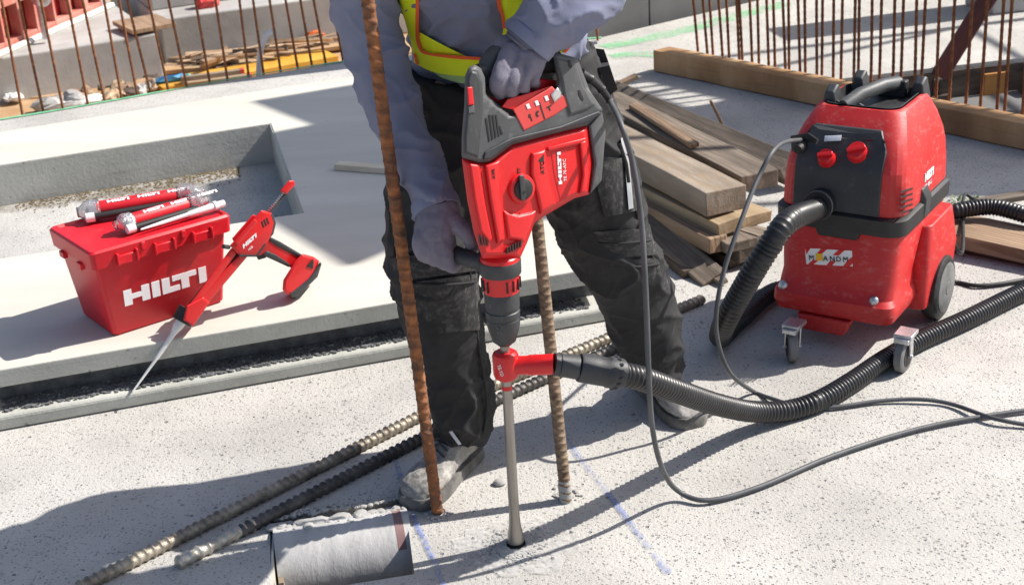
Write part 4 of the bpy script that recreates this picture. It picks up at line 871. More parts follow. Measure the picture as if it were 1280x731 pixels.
mb = MB(); mb.tube([cf[4], cf[4].lerp(cf[5], .08), cf[4].lerp(cf[5], .6), cf[5], cf[6], cf[7]], [.030, .0315, .0315, .031, .034, .033], 20); put('hose_cuff', mb, 'dark', HS)
mb = MB()
for k in range(14):
    a = 2*math.pi*k/14; ax_ = (cf[7]-cf[5]).normalized(); u_ = ax_.orthogonal().normalized(); v_ = ax_.cross(u_); c = cf[6].lerp(cf[7], .5) + (u_*math.cos(a)+v_*math.sin(a))*.0335; mb.ball(c, .004, 4, (1.6, 1, 1))
o = put('cuff_ribs', mb, 'dark', HS); o['kind'] = 'stuff'
mb = MB(); mb.tube([inlet+VN*.015, inlet+VN*.055], .040, 20); put('inlet_cuff', mb, 'black', HS)
mb = MB(); mb.tube([inlet+VN*.045, inlet+VN*.05], .0415, 20); put('inlet_ring', mb, 'greyrub', HS)
sock = vfront(1000, 175, .03, .085)
cv = [vfront(1008, 178, 0, .085), sock, dp(972, 183, 3.36), dp(948, 222, 3.28), dp(925, 280, 3.2), dp(906, 335, 3.15), dp(896, 385, 3.13), dp(897, 425, 3.14), dp(912, 465, 3.18), gp(940, 488, .012), gp(965, 498, .010), gp(1000, 508, .009), gp(1040, 509, .009), gp(1100, 501, .009), gp(1150, 499, .012), gp(1190, 505, .009), gp(1240, 522, .016), gp(1290, 532, .009), gp(1340, 540, .009), gp(1480, 548, .009), gp(1650, 530, .009)]
tubeline('power_cable', cv, .0058, 10, 'cable', 12, 'grey cable plugged into the vacuum front and trailing over the slab under the hose')
tubeline('power_cable', [V(.1, .45, .12), V(.14, .52, .05), gp(1195, 352, .009), gp(1220, 357, .009), gp(1250, 355, .009), gp(1290, 348, .009), gp(1340, 340, .009), gp(1550, 330, .009)], .0065, 8, 'black', 12, 'black mains cable on the slab right of the vacuum wheel')
tubeline('power_cable', [V(.15, .5, .25), V(.2, .55, .12), gp(1205, 246, .05), gp(1225, 252, .02), gp(1300, 262, .01), gp(1500, 270, .01)], .006, 8, 'black', 12, 'black cable lying behind the vacuum above the returning hose')
stray = [gp(846, 371, .004), gp(868, 381, .004), gp(890, 378, .004), gp(912, 364, .004)]

# ------------------------------------------------------------------ vacuum cleaner
VC = thing('vacuum_cleaner', 'dusty red and black HILTI construction vacuum cleaner on castors', 'vacuum cleaner', VO)
def vput(name, mb, mat, **k): return put(name, mb, mat, VC, **k)
def vr(hw, y0, y1, r, z, xs=0): return rrect(-hw+xs, hw+xs, y0, y1, r, z, 5)
mb = MB(TV); mb.loft([vr(.135, .02, .42, .03, .088), vr(.168, .004, .44, .03, .096), vr(.176, -.006, .45, .035, .12), vr(.174, -.004, .45, .035, .147), vr(.168, .012, .45, .04, .160), vr(.166, .030, .45, .045, .20), vr(.172, .032, .46, .05, .335), vr(.168, .036, .46, .05, .345)])
vput('dust_tank', mb, 'reddusty', ang=28)
mb = MB(TV); mb.loft([vr(.06, -.004, .05, .01, .045, -.02), vr(.078, -.006, .06, .012, .09, -.02)]); vput('front_foot', mb, 'reddusty', ang=30, bevel=.004)
mb = MB(TV)
for s_ in (-1, 1): mb.loft([rrect(s_*.17-.03, s_*.17+.03, .20, .46, .02, .07), rrect(s_*.178-.03, s_*.178+.03, .19, .47, .02, .20), rrect(s_*.165-.03, s_*.165+.03, .24, .45, .02, .31)])
vput('wheel_arch', mb, 'reddusty', ang=30, bevel=.004)
mb = MB(TV); mb.loft([vr(.173, .030, .46, .05, .340), vr(.184, .020, .47, .05, .345), vr(.185, .020, .47, .05, .388), vr(.176, .032, .462, .05, .394)]); vput('clamp_belt', mb, 'black', ang=30)
mb = MB(TV); mb.loft([rrect(-.055, .06, .022, .06, .012, .322), rrect(-.065, .07, .020, .06, .012, .35)]); vput('belt_lip', mb, 'black', bevel=.004)
prof = [(.392, .174, .034, .462), (.45, .173, .038, .46), (.51, .169, .046, .455), (.55, .163, .066, .445), (.60, .147, .105, .43), (.635, .131, .142, .415), (.65, .122, .158, .405)]
mb = MB(TV); mb.loft([vr(hw, y0, y1, .05, z) for z, hw, y0, y1 in prof] + [vr(.106, .166, .392, .04, .652), vr(.102, .172, .387, .04, .60)], cap=True); vput('motor_head', mb, 'reddusty', ang=14, bevel=.005)
mb = MB(TV); mb.loft([vr(.1035, .171, .388, .04, .6535), vr(.108, .165, .394, .04, .655), vr(.104, .168, .39, .04, .656), vr(.097, .18, .38, .04, .632)], cap=False); mb.add(vr(.097, .18, .38, .04, .632), [tuple(range(24))]); vput('top_tray', mb, 'black', ang=30)
def y_at(z):
    for (z0, _, a, _), (z1, _, b, _) in zip(prof, prof[1:]):
        if z0 <= z <= z1: return lerp(a, b, (z-z0)/(z1-z0))
    return prof[-1][2]
# black front panel follows the head
rows = []; rows_b = []
zs = [.394+.012*i for i in range(19)]
for z in zs:
    hwp = .118 if z < .56 else .118-.9*(z-.56)**1.15; r_ = []; r2 = []
    for i in range(9):
        x = lerp(-hwp-.012, hwp-.004, i/8); r_.append((x, y_at(z)-.005, z)); r2.append((x, y_at(z)+.012, z))
    rows.append(r_); rows_b.append(r2)
mb = MB(TV)
for i in range(len(zs)-1):
    mb.loft([rows[i]+rows_b[i][::-1], rows[i+1]+rows_b[i+1][::-1]], cap=(i in (0, len(zs)-2)))
me = mb.mesh('p', rootloc(VC)); bm = bmesh.new(); bm.from_mesh(me); bmesh.ops.remove_doubles(bm, verts=bm.verts, dist=1e-5); bm.to_mesh(me); bm.free(); me.transform(Matrix.Translation(rootloc(VC)))
vput('front_panel', me, 'dark', ang=35, bevel=.003)
# switch fascia, knobs
fz = lambda z: (VN + up*.7).normalized() if z > .55 else VN
nk = (VN + up*1.05).normalized()
def knob(px_, py_, r, ang_):
    c = pl(px_, py_, V(0, .085, .575), nk); mb = MB(); mb.lathe(c-nk*.012, nk, [(0, r*1.12), (.010, r*1.1), (.0105, r*.98), (.024, r*.93), (.026, r*.88)], 24); vput('selector_knob', mb, 'red')
    u_ = nk.cross(up).normalized(); v_ = u_.cross(nk); dd = u_*math.cos(ang_)+v_*math.sin(ang_); ee = nk.cross(dd); cc = c+nk*.016
    mb = MB(); mb.loft([[cc + dd*(sx*r*.92) + ee*(sy*.005) + nk*h for sx, sy in ((-1, -1), (1, -1), (1, 1), (-1, 1))] for h in (-.004, .006)]); vput('knob_ridge', mb, 'red', bevel=.0015)
knob(1033, 197, .0225, 2.9); knob(1072, 190, .027, 2.8)
def patch(name, poly, A, n, d0, d1, mat, bev=.5, bevel=0): mb = MB(); slab(mb, poly, lambda x, y, d: pl(x, y, A, n, d), d0, d1, bev); return vput(name, mb, mat, bevel=bevel)
FA = V(0, .085, .575); FB = V(0, .045, .45)
patch('type_plate', [(1031, 170), (1052, 169), (1051, 176), (1030, 177)], V(0, .10, .605), (VN+up*1.0).normalized(), .012, .002, 'reflect', .2)
patch('socket_frame', [(990, 196), (1013, 196), (1023, 175), (1010, 166), (988, 170)], FA, VN, .012, -.02, 'black', 1, .002)
patch('socket_edge', [(1011, 165.5), (1024, 174.5), (1014, 196), (1012.6, 195.6), (1021.6, 175.2), (1009.6, 167)], FA, VN, .0135, .0, 'greyrub', .1)
mb = MB(); mb.lathe(vfront(1004, 182, .0, .075), VN, [(0, .017), (.02, .017), (.022, .014), (.04, .012)], 14); vput('mains_plug', mb, 'ink')
mb = MB(); mb.lathe(inlet-VN*.012, VN, [(0, .068), (.016, .066), (.018, .060), (.019, .052)], 32); vput('inlet_boss', mb, 'dark')
mb = MB(); mb.lathe(inlet-VN*.012, VN, [(0.01, .054), (.026, .050), (.027, .043)], 28); vput('inlet_seat', mb, 'ink')
# top handle and hooks
mb = MB(TV); mb.tube([(-.045, .175, .648), (-.02, .23, .668), (.015, .31, .676), (.035, .375, .668)], [.018, .020, .020, .021], 14); vput('carry_handle', mb, 'grip')
mb = MB(TV); mb.box((.025, .372, .655), (.08, .03, .05)); vput('handle_block', mb, 'black', bevel=.005)
for (x, y, sx) in ((-.095, .22, 1), (.10, .38, -1), (-.075, .385, 1)):
    mb = MB(TV); mb.loft([[(x-.022, y-.03, .63), (x+.022, y-.03, .63), (x+.022, y+.03, .63), (x-.022, y+.03, .63)], [(x-.014, y-.028, .672), (x+.014, y-.028, .672), (x+.016, y+.01, .69), (x-.016, y+.01, .69)], [(x-.010, y-.026, .678), (x+.010, y-.026, .678), (x+.012, y+.002, .694), (x-.012, y+.002, .694)]]); vput('cable_hook', mb, 'dark', bevel=.004)
mb = MB(TV); mb.loft([[(-.1, .20, .64), (-.09, .20, .66), (-.045, .195, .64), (-.02, .2, .655), (-.0, .21, .64)], [(-.1, .21, .64), (-.09, .21, .66), (-.045, .205, .64), (-.02, .21, .655), (0, .22, .64)]]); vput('tray_rib', mb, 'black', bevel=.002)
# right side: vents, lettering, latch
SA = V(.164, .25, .45); SN = VX
for k in range(5): 
    y = 237+k*6.5; patch('side_vent', [(1126, y+2), (1141, y-2.6), (1141.4, y-.8), (1126.4, y+4)], V(.1735, .1, .45), (VX+up*.02).normalized(), .002, -.004, 'ink', .1)
for k in range(5):
    y = 198+k*5.5; patch('side_vent', [(1170, y+3), (1177, y-1), (1178, y+1), (1171, y+5)], V(.168, .35, .52), VX, .003, -.004, 'ink', .1)
O = pl(1156, 228, V(.170, .25, .5), VX, .004); logo('vacuum_logo', O, VY, up, .024, .075, VC); text('VC 40-U', O - up*.022, VY, up, .018, VC, 'logo')
mb = MB(TV); mb.loft([[(.172, .195, .34), (.186, .20, .345), (.186, .245, .345), (.172, .25, .34)], [(.172, .19, .40), (.19, .2, .40), (.19, .245, .40), (.172, .255, .40)], [(.165, .195, .43), (.176, .2, .43), (.176, .245, .43), (.165, .25, .43)]]); vput('side_latch', mb, 'dark', bevel=.003)
patch('warning_mark', [(1163, 221), (1167, 215), (1168, 224)], V(.162, .27, .47), VX, .003, 0, 'yellowlamp', .1)
patch('tank_slot', [(1153, 290), (1166, 283), (1166, 300), (1153, 307)], V(.164, .25, .31), VX, .001, -.01, 'redbox', .3)
# strip of warning sticker on the tank
SA2 = V(0, .031, .27); sp = lambda x, y, d=0: pl(x, y, SA2, VN, d)
def stick(name, poly, off, mat): mb = MB(); slab(mb, poly, lambda x, y, d: sp(x, y, d), off, off-.0006, .01); return put(name, mb, mat, VC, smooth=False)
stick('sticker', [(1006, 310), (1065, 313.5), (1066, 333), (1008, 330)], .0012, 'logo')
for poly in ([(1006, 310), (1013, 310.4), (1008, 318)], [(1026, 311.2), (1034, 311.7), (1026.5, 318), (1020, 318)], [(1048, 312.4), (1056, 313), (1048.5, 319.5), (1041, 319)], [(1016, 325), (1023, 325.4), (1017, 330.7), (1010, 330.2)], [(1038, 326), (1045, 326.4), (1040, 332), (1033, 331.5)], [(1060, 325), (1065.6, 321), (1066, 329), (1062, 333), (1054, 332.6)]): stick('sticker_stripe', poly, .0022, 'red')
stick('sticker_square', [(1019.5, 316.8), (1028, 317.3), (1028.6, 326), (1020, 325.4)], .0028, 'yellowlamp')
XS = (sp(1062, 326)-sp(1010, 323)).normalized(); 
for ch, x in (('M', 1011), ('A', 1029), ('N', 1037), ('D', 1045), ('M', 1053.5)): text(ch, sp(x, 325+(x-1011)*.055, .0034), XS, up, .021, VC)
# castors, wheels, bumper bolts
for (x, y), k in (((987, 453), 0), ((1126, 466), 1)):
    c = gp(x, y); f = Vector((.97, .22, 0)) if k else Vector((.98, -.1, 0)); ax_ = Vector((1, -.05, 0)).normalized() if k == 0 else Vector((.80, -.58, 0)).normalized()
    rw = .043 if k == 0 else .048; c = c + VY*.014; cc = c+up*rw
    mb = MB(); mb.lathe(cc-ax_*.013, ax_, [(0, rw*.86), (.004, rw), (.022, rw), (.026, rw*.86)], 24); w_ = vput('castor_wheel', mb, 'greyrub')
    mb = MB(); mb.lathe(cc-ax_*.0145, ax_, [(0, rw*.62), (.029, rw*.62)], 20); put('castor_rim', mb, 'ink', w_)
    dirb = ax_.cross(up)
    for s_ in (-1, 1):
        mb = MB(); e_ = cc + ax_*(s_*.019); mb.loft([[e_-dirb*.006+ax_*t_, e_+dirb*.006+ax_*t_, e_+dirb*.016+up*(.105-rw)+ax_*t_, e_-dirb*.012+up*(.105-rw)+ax_*t_] for t_ in (0, s_*.003)]); vput('castor_fork', mb, 'zinc')
    mb = MB(); mb.tube([cc-ax_*.026, cc+ax_*.026], .005, 8); vput('castor_axle', mb, 'zinc')
    mb = MB(); mb.box(Vector((cc.x, cc.y, .106))+VY*.012, (.05, .06, .012), Matrix.Rotation(VA, 3, 'Z')); mb.box(Vector((cc.x, cc.y, .096))-VY*.016, (.04, .022, .014), Matrix.Rotation(VA, 3, 'Z')); vput('castor_plate', mb, 'zinc', bevel=.002)
for s_ in (-1, 1):
    mb = MB(TV); mb.lathe((s_*.200, .335, .094), (s_, 0, 0), [(-.03, .084), (-.02, .094), (.014, .094), (.02, .086), (.021, .074)], 32); w_ = vput('rear_wheel', mb, 'black')
    mb = MB(TV); mb.lathe((s_*.2215, .335, .094), (s_, 0, 0), [(-.004, .076), (.001, .074), (.004, .066), (.0045, .02), (.006, .018)], 32); put('wheel_disc', mb, 'greyrub', w_)
for s_ in (-.145, .118):
    mb = MB(TV); mb.ball((s_, .016, .158), .015, 8, (1, 1, 1.1)); vput('bumper_bolt', mb, 'zinc')
# ------------------------------------------------------------------ the worker
PE = thing('person', 'worker in blue-grey shirt, yellow vest and black trousers gripping the hammer with grey gloves', 'person', gp(690, 560))
def limb(mb, rows, n=22, flat=1.0, sub=6):
    P = smooth_path(rows, sub); mb.tube([dp(x, y, Y) for x, y, Y, r in P], [r*pxm(Y, dp(x, y, Y).z) for x, y, Y, r in P], n, flat=flat); return mb
def folds(ax_, k1, k2, amp):    # creases running round a limb, strongest where amp says
    def fn(p):
        q = Vector(p); a = noise.noise(Vector((q.x*k1, q.y*k1, q.z*k2))); b = noise.noise(Vector((q.x*k1*2.3+9, q.y*k1*2.3, q.z*k2*2.1)))
        return amp(q)*((1-abs(a)*2.2)*.7 + (.5-abs(b))*.5)
    return fn
TORSO = [(626, 110, 3.13, 108), (626, 80, 3.12, 108), (618, 20, 3.08, 112), (608, -40, 3.03, 120), (602, -110, 2.98, 132), (600, -160, 2.94, 122), (601, -190, 2.93, 60)]
ARM_R = [(505, -150, 2.95, 56), (462, -80, 2.98, 54), (454, 0, 2.985, 43), (477, 85, 2.965, 38.5), (503, 160, 2.91, 32), (531, 222, 2.84, 29.5), (546, 262, 2.79, 30)]
ARM_L = [(700, -150, 2.95, 56), (752, -80, 2.93, 56), (740, -30, 2.88, 52), (702, 10, 2.82, 45), (674, 36, 2.805, 37), (661, 52, 2.80, 34)]
LEG_A = [(568, 95, 3.11, 72), (556, 160, 3.11, 70), (547, 220, 3.08, 65), (541, 280, 3.05, 61), (541, 330, 3.01, 58), (548, 370, 3.01, 52), (558, 410, 3.02, 47), (567, 450, 3.04, 43), (573, 490, 3.05, 43), (577, 520, 3.05, 39), (575, 546, 3.05, 35)]
LEG_B = [(682, 80, 3.15, 66), (703, 140, 3.16, 66), (727, 200, 3.17, 63), (750, 270, 3.18, 59), (777, 330, 3.20, 52), (793, 370, 3.23, 48), (808, 412, 3.26, 44), (815, 442, 3.28, 40), (815, 462, 3.29, 36)]
# body under the clothes: one skin
mb = MB(); shr = lambda rows, f: [(x, y, Y, r*f) for x, y, Y, r in rows]
limb(mb, shr(TORSO, .86), 20, .6); limb(mb, shr(ARM_R, .72)); limb(mb, shr(ARM_L, .68)); limb(mb, shr(LEG_A, .72)); limb(mb, shr(LEG_B, .72))
nk_ = dp(600, -180, 2.93); hc = nk_ + Vector((.01, -.07, .20))
mb.tube([nk_-up*.05, nk_+Vector((.0, -.02, .07)), hc-up*.03], [.065, .058, .055], 14)
mb.ball(hc, .1, 16, (.78, .98, 1.18)); mb.ball(hc+Vector((0, -.035, -.07)), .06, 10, (.9, .9, .8))
mb.tube([hc+Vector((0, -.092, .02)), hc+Vector((0, -.112, -.022)), hc+Vector((0, -.1, -.032))], [.009, .015, .011], 10)
for s_ in (-1, 1): mb.ball(hc+Vector((s_*.08, .01, -.01)), .03, 8, (.35, .7, 1.1)); mb.ball(hc+Vector((s_*.032, -.084, .032)), .018, 8, (1.4, .6, .5))
mb.tube([hc+Vector((-.024, -.094, -.062)), hc+Vector((0, -.1, -.06)), hc+Vector((.024, -.094, -.062))], .0075, 8)
for rows in (ARM_R, ARM_L):
    pass
for rows in (LEG_A, LEG_B):
    x, y, Y, r = rows[-1]; a = dp(x, y, Y); mb.tube([a+up*.05, a], [.03, .026], 12)
body = put('body', fuse(mb, .011, 6), 'skin', PE, ang=180)
for s_ in (-1, 1): mb = MB(); mb.ball(hc+Vector((s_*.032, -.083, .021)), .0115, 8); put('eye', mb, 'white', body); mb = MB(); mb.ball(hc+Vector((s_*.032, -.0925, .020)), .0048, 6); put('pupil', mb, 'ink', body)
mb = MB(); rr = []
for i in range(9):
    th = math.pi/2*i/8; rr.append([hc+up*.045+Vector((.115*math.cos(th)*math.cos(a), .14*math.cos(th)*math.sin(a), .125*math.sin(th))) for a in [2*math.pi*k/24 for k in range(24)]] if i < 8 else [hc+up*.17+Vector((.004*math.cos(2*math.pi*k/24), .004*math.sin(2*math.pi*k/24), 0)) for k in range(24)])
mb.loft([[p+(p-hc-up*.045)*.12*(1 if p.y < hc.y else .3) - up*.002 for p in rr[0]]]+rr); put('helmet', mb, 'white', PE, ang=50)
mb = MB(); mb.ball(hc+Vector((0, .025, .02)), .1, 12, (.84, .9, 1.05)); put('hair', mb, 'hair', PE)

# trousers: one cloth
mb = MB(); limb(mb, [(626, 62, 3.12, 110), (630, 95, 3.13, 112), (630, 130, 3.14, 110), (628, 165, 3.14, 84)], 26, .60)
limb(mb, LEG_A, 24); limb(mb, LEG_B, 24)
kz = [.50, .12]
def tfold(p):
    z = p.z; amp = .0055 + .010*math.exp(-((z-.16)/.10)**2) + .006*math.exp(-((z-.50)/.12)**2) + .004*math.exp(-((z-.85)/.1)**2)
    q = Vector(p); sl = q.z*15 + q.x*5
    a = noise.noise(Vector((q.x*8, q.y*8, sl*.8))); b = noise.noise(Vector((q.x*17+9, q.y*17, q.z*20-q.x*14))); c = noise.noise(Vector((q.x*5, q.y*5+4, q.z*5)))
    rg = (1-min(1, abs(a)*2.4))**2; rg2 = (1-min(1, abs(b)*2.6))**3
    return amp*(rg*1.15 - .3 + rg2*.38) + .009*c
put('trousers', fuse(mb, .0048, 6, tfold), 'trouser', PE, ang=180)
# knee pad pockets, hem and thigh details
def frontY(rows, x, y, off=0.0):
    for A, B in zip(rows, rows[1:]):
        if A[1] <= y <= B[1] or A[1] >= y >= B[1]:
            t = (y-A[1])/(B[1]-A[1]); c, Y, r = lerp(A[0], B[0], t), lerp(A[2], B[2], t), lerp(A[3], B[3], t); break
    else: c, Y, r = rows[-1][0], rows[-1][2], rows[-1][3]
    u = max(-.97, min(.97, (x-c)/r)); return dp(x, y, Y - r*pxm(Y, .5)*math.sqrt(1-u*u) - off)
def strip(name, rows, left, right, mat, parent, off=.010, th=.004, n=5, k=6, flat=1.0):
    Lf, Rt = smooth_path(left, k), smooth_path(right, k); m_ = min(len(Lf), len(Rt)); G1 = []; G2 = []
    def fy(x, y, o):
        if callable(rows): return rows(x, y, o)
        return frontY(rows, x, y, o)
    for i in range(m_):
        a, b = Lf[i], Rt[i]; G1.append([fy(lerp(a[0], b[0], j/n), lerp(a[1], b[1], j/n), off) for j in range(n+1)]); G2.append([fy(lerp(a[0], b[0], j/n), lerp(a[1], b[1], j/n), off-th) for j in range(n+1)])
    mb = MB(); mb.loft([g1 + g2[::-1] for g1, g2 in zip(G1, G2)]); return put(name, mb, mat, parent, ang=50)
strip('shin_reflector', LEG_A, [(542, 505), (556, 532), (573, 556)], [(545, 503), (560, 530), (577, 555)], 'reflect', PE, .014, n=2)
strip('shin_reflector', LEG_B, [(801, 449), (804, 458)], [(805, 447), (808, 457)], 'reflect', PE, .014, n=2)
strip('thigh_tag', LEG_B, [(776, 173), (781, 205), (786, 262)], [(780, 171), (786.5, 203), (792, 260)], 'tagcloth', PE, .026, .004, n=3)
strip('hip_reflector', LEG_B, [(728, 60), (736, 54), (746, 52)], [(729, 64), (737, 57.5), (747, 55.5)], 'reflect', PE, .03, .004, n=2)
strip('knee_pocket', LEG_A, [(490, 322), (492, 340), (494, 352)], [(598, 310), (598, 330), (597, 338)], 'trouserdust', PE, .016, .006, n=14)
strip('knee_pocket', LEG_B, [(716, 292), (724, 312), (728, 325)], [(812, 285), (819, 305), (824, 318)], 'trouserdust', PE, .016, .006, n=14)
strip('cargo_pocket', LEG_B, [(742, 205), (748, 240), (756, 272)], [(782, 196), (793, 235), (802, 262)], 'trouserdust', PE, .018, .012, n=8)
strip('knee_patch', LEG_A, [(494, 356), (500, 385), (512, 420)], [(597, 342), (600, 375), (600, 412)], 'trouserdust', PE, .013, .005, n=14)
strip('knee_patch', LEG_B, [(729, 328), (742, 355), (756, 380)], [(825, 322), (834, 348), (840, 372)], 'trouserdust', PE, .013, .005, n=14)
strip('pocket_flap', LEG_B, [(738, 60), (748, 85), (762, 120)], [(755, 62), (762, 82), (772, 112)], 'trouser', PE, .008, .006, n=5)
mb = MB()
for dx_ in (0,): mb.tube([dp(775, 180, 3.0), dp(783, 205, 3.0), dp(786, 228, 3.0)], .004, 6)
put('pocket_cord', mb, 'ink', PE)

for rows, sgn in ((LEG_A, -1), (LEG_B, 1), (LEG_A, 1)):
    pts = []
    for x, y, Y, r in smooth_path(rows[2:], 4):
        pts.append(dp(x + sgn*r*.80, y, Y - r*pxm(Y, .5)*.60 - .007))
    mb = MB(); mb.tube(pts, .0032, 6); put('trouser_seam', mb, 'trouser', PE)
for rows, ya, yb in ((LEG_A, 322, 352), (LEG_B, 300, 330)):
    for yy in (ya, yb):
        x0, Y0, r0 = next((lerp(a[0], b[0], (yy-a[1])/(b[1]-a[1])), lerp(a[2], b[2], (yy-a[1])/(b[1]-a[1])), lerp(a[3], b[3], (yy-a[1])/(b[1]-a[1]))) for a, b in zip(rows, rows[1:]) if a[1] <= yy <= b[1])
        mb = MB(); mb.tube([frontY(rows, x0+u*r0*.9, yy+4*(1-u*u), .016) for u in [k/8-1 for k in range(17)]], .003, 6); put('trouser_seam', mb, 'trouser', PE)
# shirt: torso and both sleeves as one knit
def sfold(p):
    q = Vector(p)
    a = noise.noise(Vector((q.x*7+q.z*6, q.y*7, q.z*13-q.x*7))); b = noise.noise(Vector((q.x*17, q.y*17+3, q.z*20+q.x*10)))
    c = noise.noise(Vector((q.x*30, q.y*30, q.z*46+q.x*22)))
    return .011*((1-min(1, abs(a)*2.3))**2-.35) + .004*((1-min(1, abs(b)*2.4))**3-.2) + .0015*c
mb = MB(); limb(mb, TORSO, 28, .6); limb(mb, ARM_R, 22); limb(mb, ARM_L, 22)
put('shirt', fuse(mb, .0048, 5, sfold), 'shirt', PE, ang=180)
def cuff(rows, w_, nm):
    (x0, y0, Y0, r0), (x1, y1, Y1, r1) = rows[-2], rows[-1]; a, b = dp(x0, y0, Y0), dp(x1, y1, Y1); d = (b-a).normalized(); r = r1*pxm(Y1, b.z)
    mb = MB(); mb.tube([b-d*w_, b-d*w_*.5, b+d*.006, b+d*.008, b+d*.002], [r*1.0, r*1.05, r*1.03, r*.95, r*.9], 26); put(nm, mb, 'shirt', PE, ang=60); return b, d, r
cbR = cuff(ARM_R, .022, 'sleeve_cuff'); cbL = cuff(ARM_L, .018, 'sleeve_cuff')

# vest
VT = lambda x, y, o: _vt(x, y, o)
def _vt(x, y, o):
    for A, B in zip(TORSO, TORSO[1:]):
        if B[1] <= y <= A[1]:
            t = (y-A[1])/(B[1]-A[1]); c, Y, r = lerp(A[0], B[0], t), lerp(A[2], B[2], t), lerp(A[3], B[3], t); break
    else: c, Y, r = TORSO[0][0], TORSO[0][2], TORSO[0][3]
    r *= 1.13; u = max(-.985, min(.985, (x-c)/r)); return dp(x, y, Y - .66*r*pxm(Y, 1.0)*math.sqrt(1-u*u) - (o-.018) - .004*fbm((x*.03, y*.03, 0), 1))
VS = bpy.data.objects.new('vest', None); COL.objects.link(VS); VS.parent = PE
def vest(name, L_, R__, mat, off, th=.006, n=6): return strip(name, _vt, L_, R__, mat, VS, off, th, n)
vest('vest_panel', [(515, -150), (490, -60), (499, 0), (508, 33), (514, 56), (519, 80)], [(560, -150), (524, -60), (520, 0), (520, 40), (521, 54), (525, 66)], 'vest', .028)
vest('vest_panel', [(519, 80), (524, 66), (526, 62)][::-1], [(540, 90), (545, 80), (548, 70)][::-1], 'vest', .028)
vest('vest_hem', [(520, 58), (532, 68), (566, 73), (610, 76), (650, 78)], [(517, 78), (538, 89), (566, 94.5), (612, 97), (650, 98)], 'vest', .030)
vest('lime_hem', [(538, 87), (566, 92), (612, 95)], [(551, 97), (575, 104), (612, 108)], 'vestlime', .022)
vest('lime_lining', [(524, 40), (545, 52), (575, 67), (590, 73)], [(524, 60), (542, 70), (572, 76), (590, 78)], 'vest', .024)
vest('orange_piping', [(519, -60), (519.5, 0), (519.5, 45), (523, 60), (531, 68), (566, 73.5), (606, 76)], [(523.5, -60), (523.8, 0), (523.8, 43), (526.5, 57), (534, 65.5), (567, 69.5), (607, 72)], 'piping', .034, .006, 2)
vest('orange_piping', [(516, 67), (519, 79), (521, 82)], [(519.5, 68), (522, 78), (523, 80)], 'piping', .035, .005, 2)
vest('vest_panel', [(640, -150), (636, -60), (633, 0), (632, 20), (628, 44)], [(690, -150), (668, -60), (660, 0), (658, 20), (654, 44)], 'vest', .028)
vest('orange_piping', [(626, -60), (621, 0), (626, 20), (628, 36)], [(631, -60), (626, 0), (630, 20), (632, 36)], 'piping', .034, .006, 2)
vest('vest_panel', [(628, -60), (624, 0), (629, 20), (631, 36)], [(640, -60), (637, 0), (637, 20), (636, 36)], 'vest', .029)
vest('vest_panel', [(690, 62), (706, 52), (722, 30), (730, 0)], [(698, 70), (712, 58), (727, 38), (738, 0)], 'vest', .040)
vest('orange_piping', [(704, 66), (716, 52), (726, 36)], [(707, 67), (719, 53), (729, 37)], 'piping', .046, .006, 2)

# gloves --------------------------------------------------------------------------------------
def glove_noise(p):
    q = Vector(p)*70; return .0012*noise.noise(q) + .0018*(.3-abs(noise.noise(Vector(p)*38)))
def hand(name, paths, P, vox=.0022, label=None):
    mb = MB()
    for rows, fl in paths:
        Q = smooth_path(rows, 5); mb.tube([P(x, y, d) for x, y, d, r in Q], [r*.00165*(1 if fl < 1 else .93) for x, y, d, r in Q], 14, flat=fl)
        x, y, d, r = Q[-1]; mb.ball(P(x, y, d), r*.00165, 7); x, y, d, r = Q[0]; mb.ball(P(x, y, d), r*.00165, 7)
    return put(name, fuse(mb, vox, 1, glove_noise), 'glove', PE, ang=180)
gl = hand('glove', [
    ([(661, 48, -.012, 29), (660, 58, .002, 30), (657, 68, .014, 29), (655, 78, .020, 26)], .75),
    ([(640, 66, .016, 15), (633, 76, .028, 13), (627, 92, .041, 12), (622, 106, .040, 11), (625, 116, .027, 9.0)], 1),
    ([(648, 72, .020, 13), (645, 82, .037, 11.5), (641, 97, .050, 11), (637, 110, .045, 10), (640, 117, .030, 8.5)], 1),
    ([(660, 70, .020, 12), (659, 81, .037, 11), (655, 95, .048, 10.5), (652, 106, .042, 9.5), (655, 112, .026, 8)], 1),
    ([(671, 68, .016, 11), (672, 78, .030, 10), (669, 90, .040, 9.5), (666, 100, .034, 8.5), (668, 105, .020, 7.5)], 1),
    ([(645, 56, .000, 16), (629, 58, -.004, 13), (616, 68, -.008, 11.5), (609, 82, -.010, 10.5), (611, 97, -.006, 9)], 1)], D)
mb = MB(); b_, d_, r_ = cbL; mb.tube([b_-d_*.005+d_*(.004*k) for k in range(7)], [r_*(.80+.03*(k % 2)) for k in range(7)], 24); put('knit_cuff', mb, 'glove', gl)
mb = MB(); Q = smooth_path([(624, 62, -.002, 10), (615, 71, -.003, 11), (609, 84, -.005, 11.5), (611, 99, -.001, 10)], 5); mb.tube([D(x, y, d) for x, y, d, r in Q], [r*.00165 for x, y, d, r in Q], 12)
mb.ball(D(611, 100, 0), .016, 7); put('glove_coating', fuse(mb, .003, 2), 'glovepalm', gl, ang=180)
PR_ = lambda x, y, d: dp(x, y, 2.765-d)
paths = [([(549, 264, -.02, 27), (546, 276, -.005, 27), (543, 290, .005, 27), (546, 302, .006, 25)], .85)]
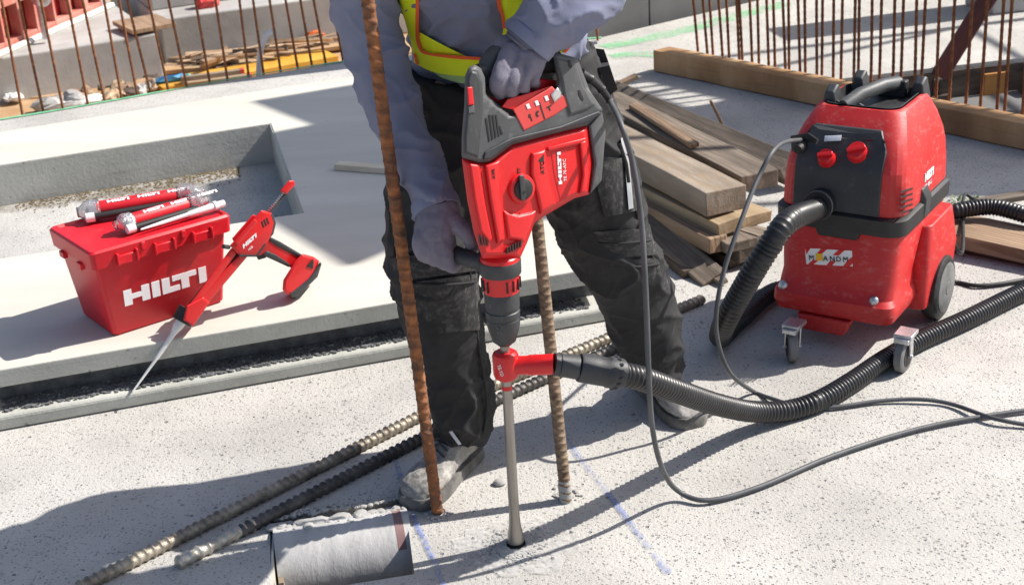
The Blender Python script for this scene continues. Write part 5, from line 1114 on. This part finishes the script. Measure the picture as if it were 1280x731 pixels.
for k in range(4):
    x0, y0 = 526+9.5*k, 292+3.2*k
    paths.append(([(x0+4, y0-4, .010, 12-k*.2), (x0-1+k*1.0, y0+10, .026, 11.3-k*.2), (x0+1+k*1.6, y0+23+k*1.3, .026, 10.4-k*.2), (x0+8+k*1.4, y0+29+k*1.0, .010, 9.6-k*.2), (x0+12+k*1.2, y0+25+k*1.0, -.012, 9-k*.2)], 1))
paths.append(([(563, 276, .004, 15), (575, 284, .012, 12.5), (584, 293, .020, 11), (589, 303, .018, 9.5), (590, 309, .010, 8.5)], 1))
hand('glove', paths, PR_)
mb = MB(); Q = smooth_path([(560, 302, .020, 6), (556, 312, .026, 7), (560, 325, .022, 6)], 5); mb.tube([PR_(x, y, d) for x, y, d, r in Q], [r*.0014 for x, y, d, r in Q], 10); put('glove_coating', mb, 'glovepalm', gl)

# boots ---------------------------------------------------------------------------------------
def boot(heel, toe, ank):
    d = (toe-heel); L_ = d.length; d.normalize(); s_ = Vector((-d.y, d.x, 0)); mb = MB(); rings = []
    prof = [(0.0, .026, .085), (.04, .036, .105), (.12, .040, .125), (.25, .041, .128), (.38, .041, .112), (.5, .044, .088), (.62, .049, .072), (.75, .052, .070), (.87, .048, .066), (.95, .037, .052), (1.0, .020, .030)]
    for t, w_, h in smooth_path(prof, 4):
        c = heel + d*(L_*t); ring = []
        for k in range(24):
            a = 2*math.pi*k/24; cx, cz = math.cos(a), math.sin(a); sx = abs(cx)**.75*(1 if cx > 0 else -1)
            ring.append(c + s_*(w_*sx*(1 if cz < 0 else (1-.25*cz*(1 if t < .5 else .6)))) + up*(.020 + (h-.02)*(.5+.5*(abs(cz)**.8)*(1 if cz > 0 else -1))))
        rings.append(ring)
    mb.loft(rings); mb.tube([heel+d*(L_*.20)+up*.06, (heel+d*(L_*.20)+up*.1).lerp(ank, .6), ank+up*.03], [.05, .05, .047], 20)
    def bn_(p): return .0035*(.35-abs(noise.noise(Vector(p)*32))) + .002*noise.noise(Vector(p)*80)
    B = put('boot', fuse(mb, .0055, 3, bn_), 'boot', PE, ang=180)
    sole = []
    for t, w_, _ in smooth_path(prof, 4): sole.append((t, w_+.005))
    o1 = [heel + d*(L_*(t*1.03-.012)) + s_*w_ for t, w_ in sole] + [heel + d*(L_*(t*1.03-.012)) - s_*w_ for t, w_ in reversed(sole)]
    mb = MB(); mb.loft([[p+up*.002 for p in o1], [p+up*.010+ (p-heel-d*L_*.5)*.01 for p in o1], [p+up*.026 for p in o1], [p+up*.03-(p-heel-d*L_*.5)*.02 for p in o1]]); put('boot_sole', mb, 'sole', B, ang=40)
    for i in range(5):
        t = .34+.055*i; h = lerp(.118, .083, i/4); c = heel+d*(L_*t)+up*(h+.006)
        mb = MB(); mb.tube([c-s_*.024-up*.008, c+up*.004, c+s_*.024-up*.008+d*.006], .0034, 6); put('boot_lace', mb, 'dark', B)
    mb = MB(); rr = []
    for t in (.70, .78, .86, .93, 1.0): pass
    return B
hl = gp(590, 566); tl_ = gp(525, 627); boot(hl, hl + (tl_-hl).normalized()*.285, dp(*LEG_A[-1][:3]))
hr = gp(806, 478); tr = gp(868, 535); boot(hr, hr + (tr-hr).normalized()*.285, dp(*LEG_B[-1][:3]))
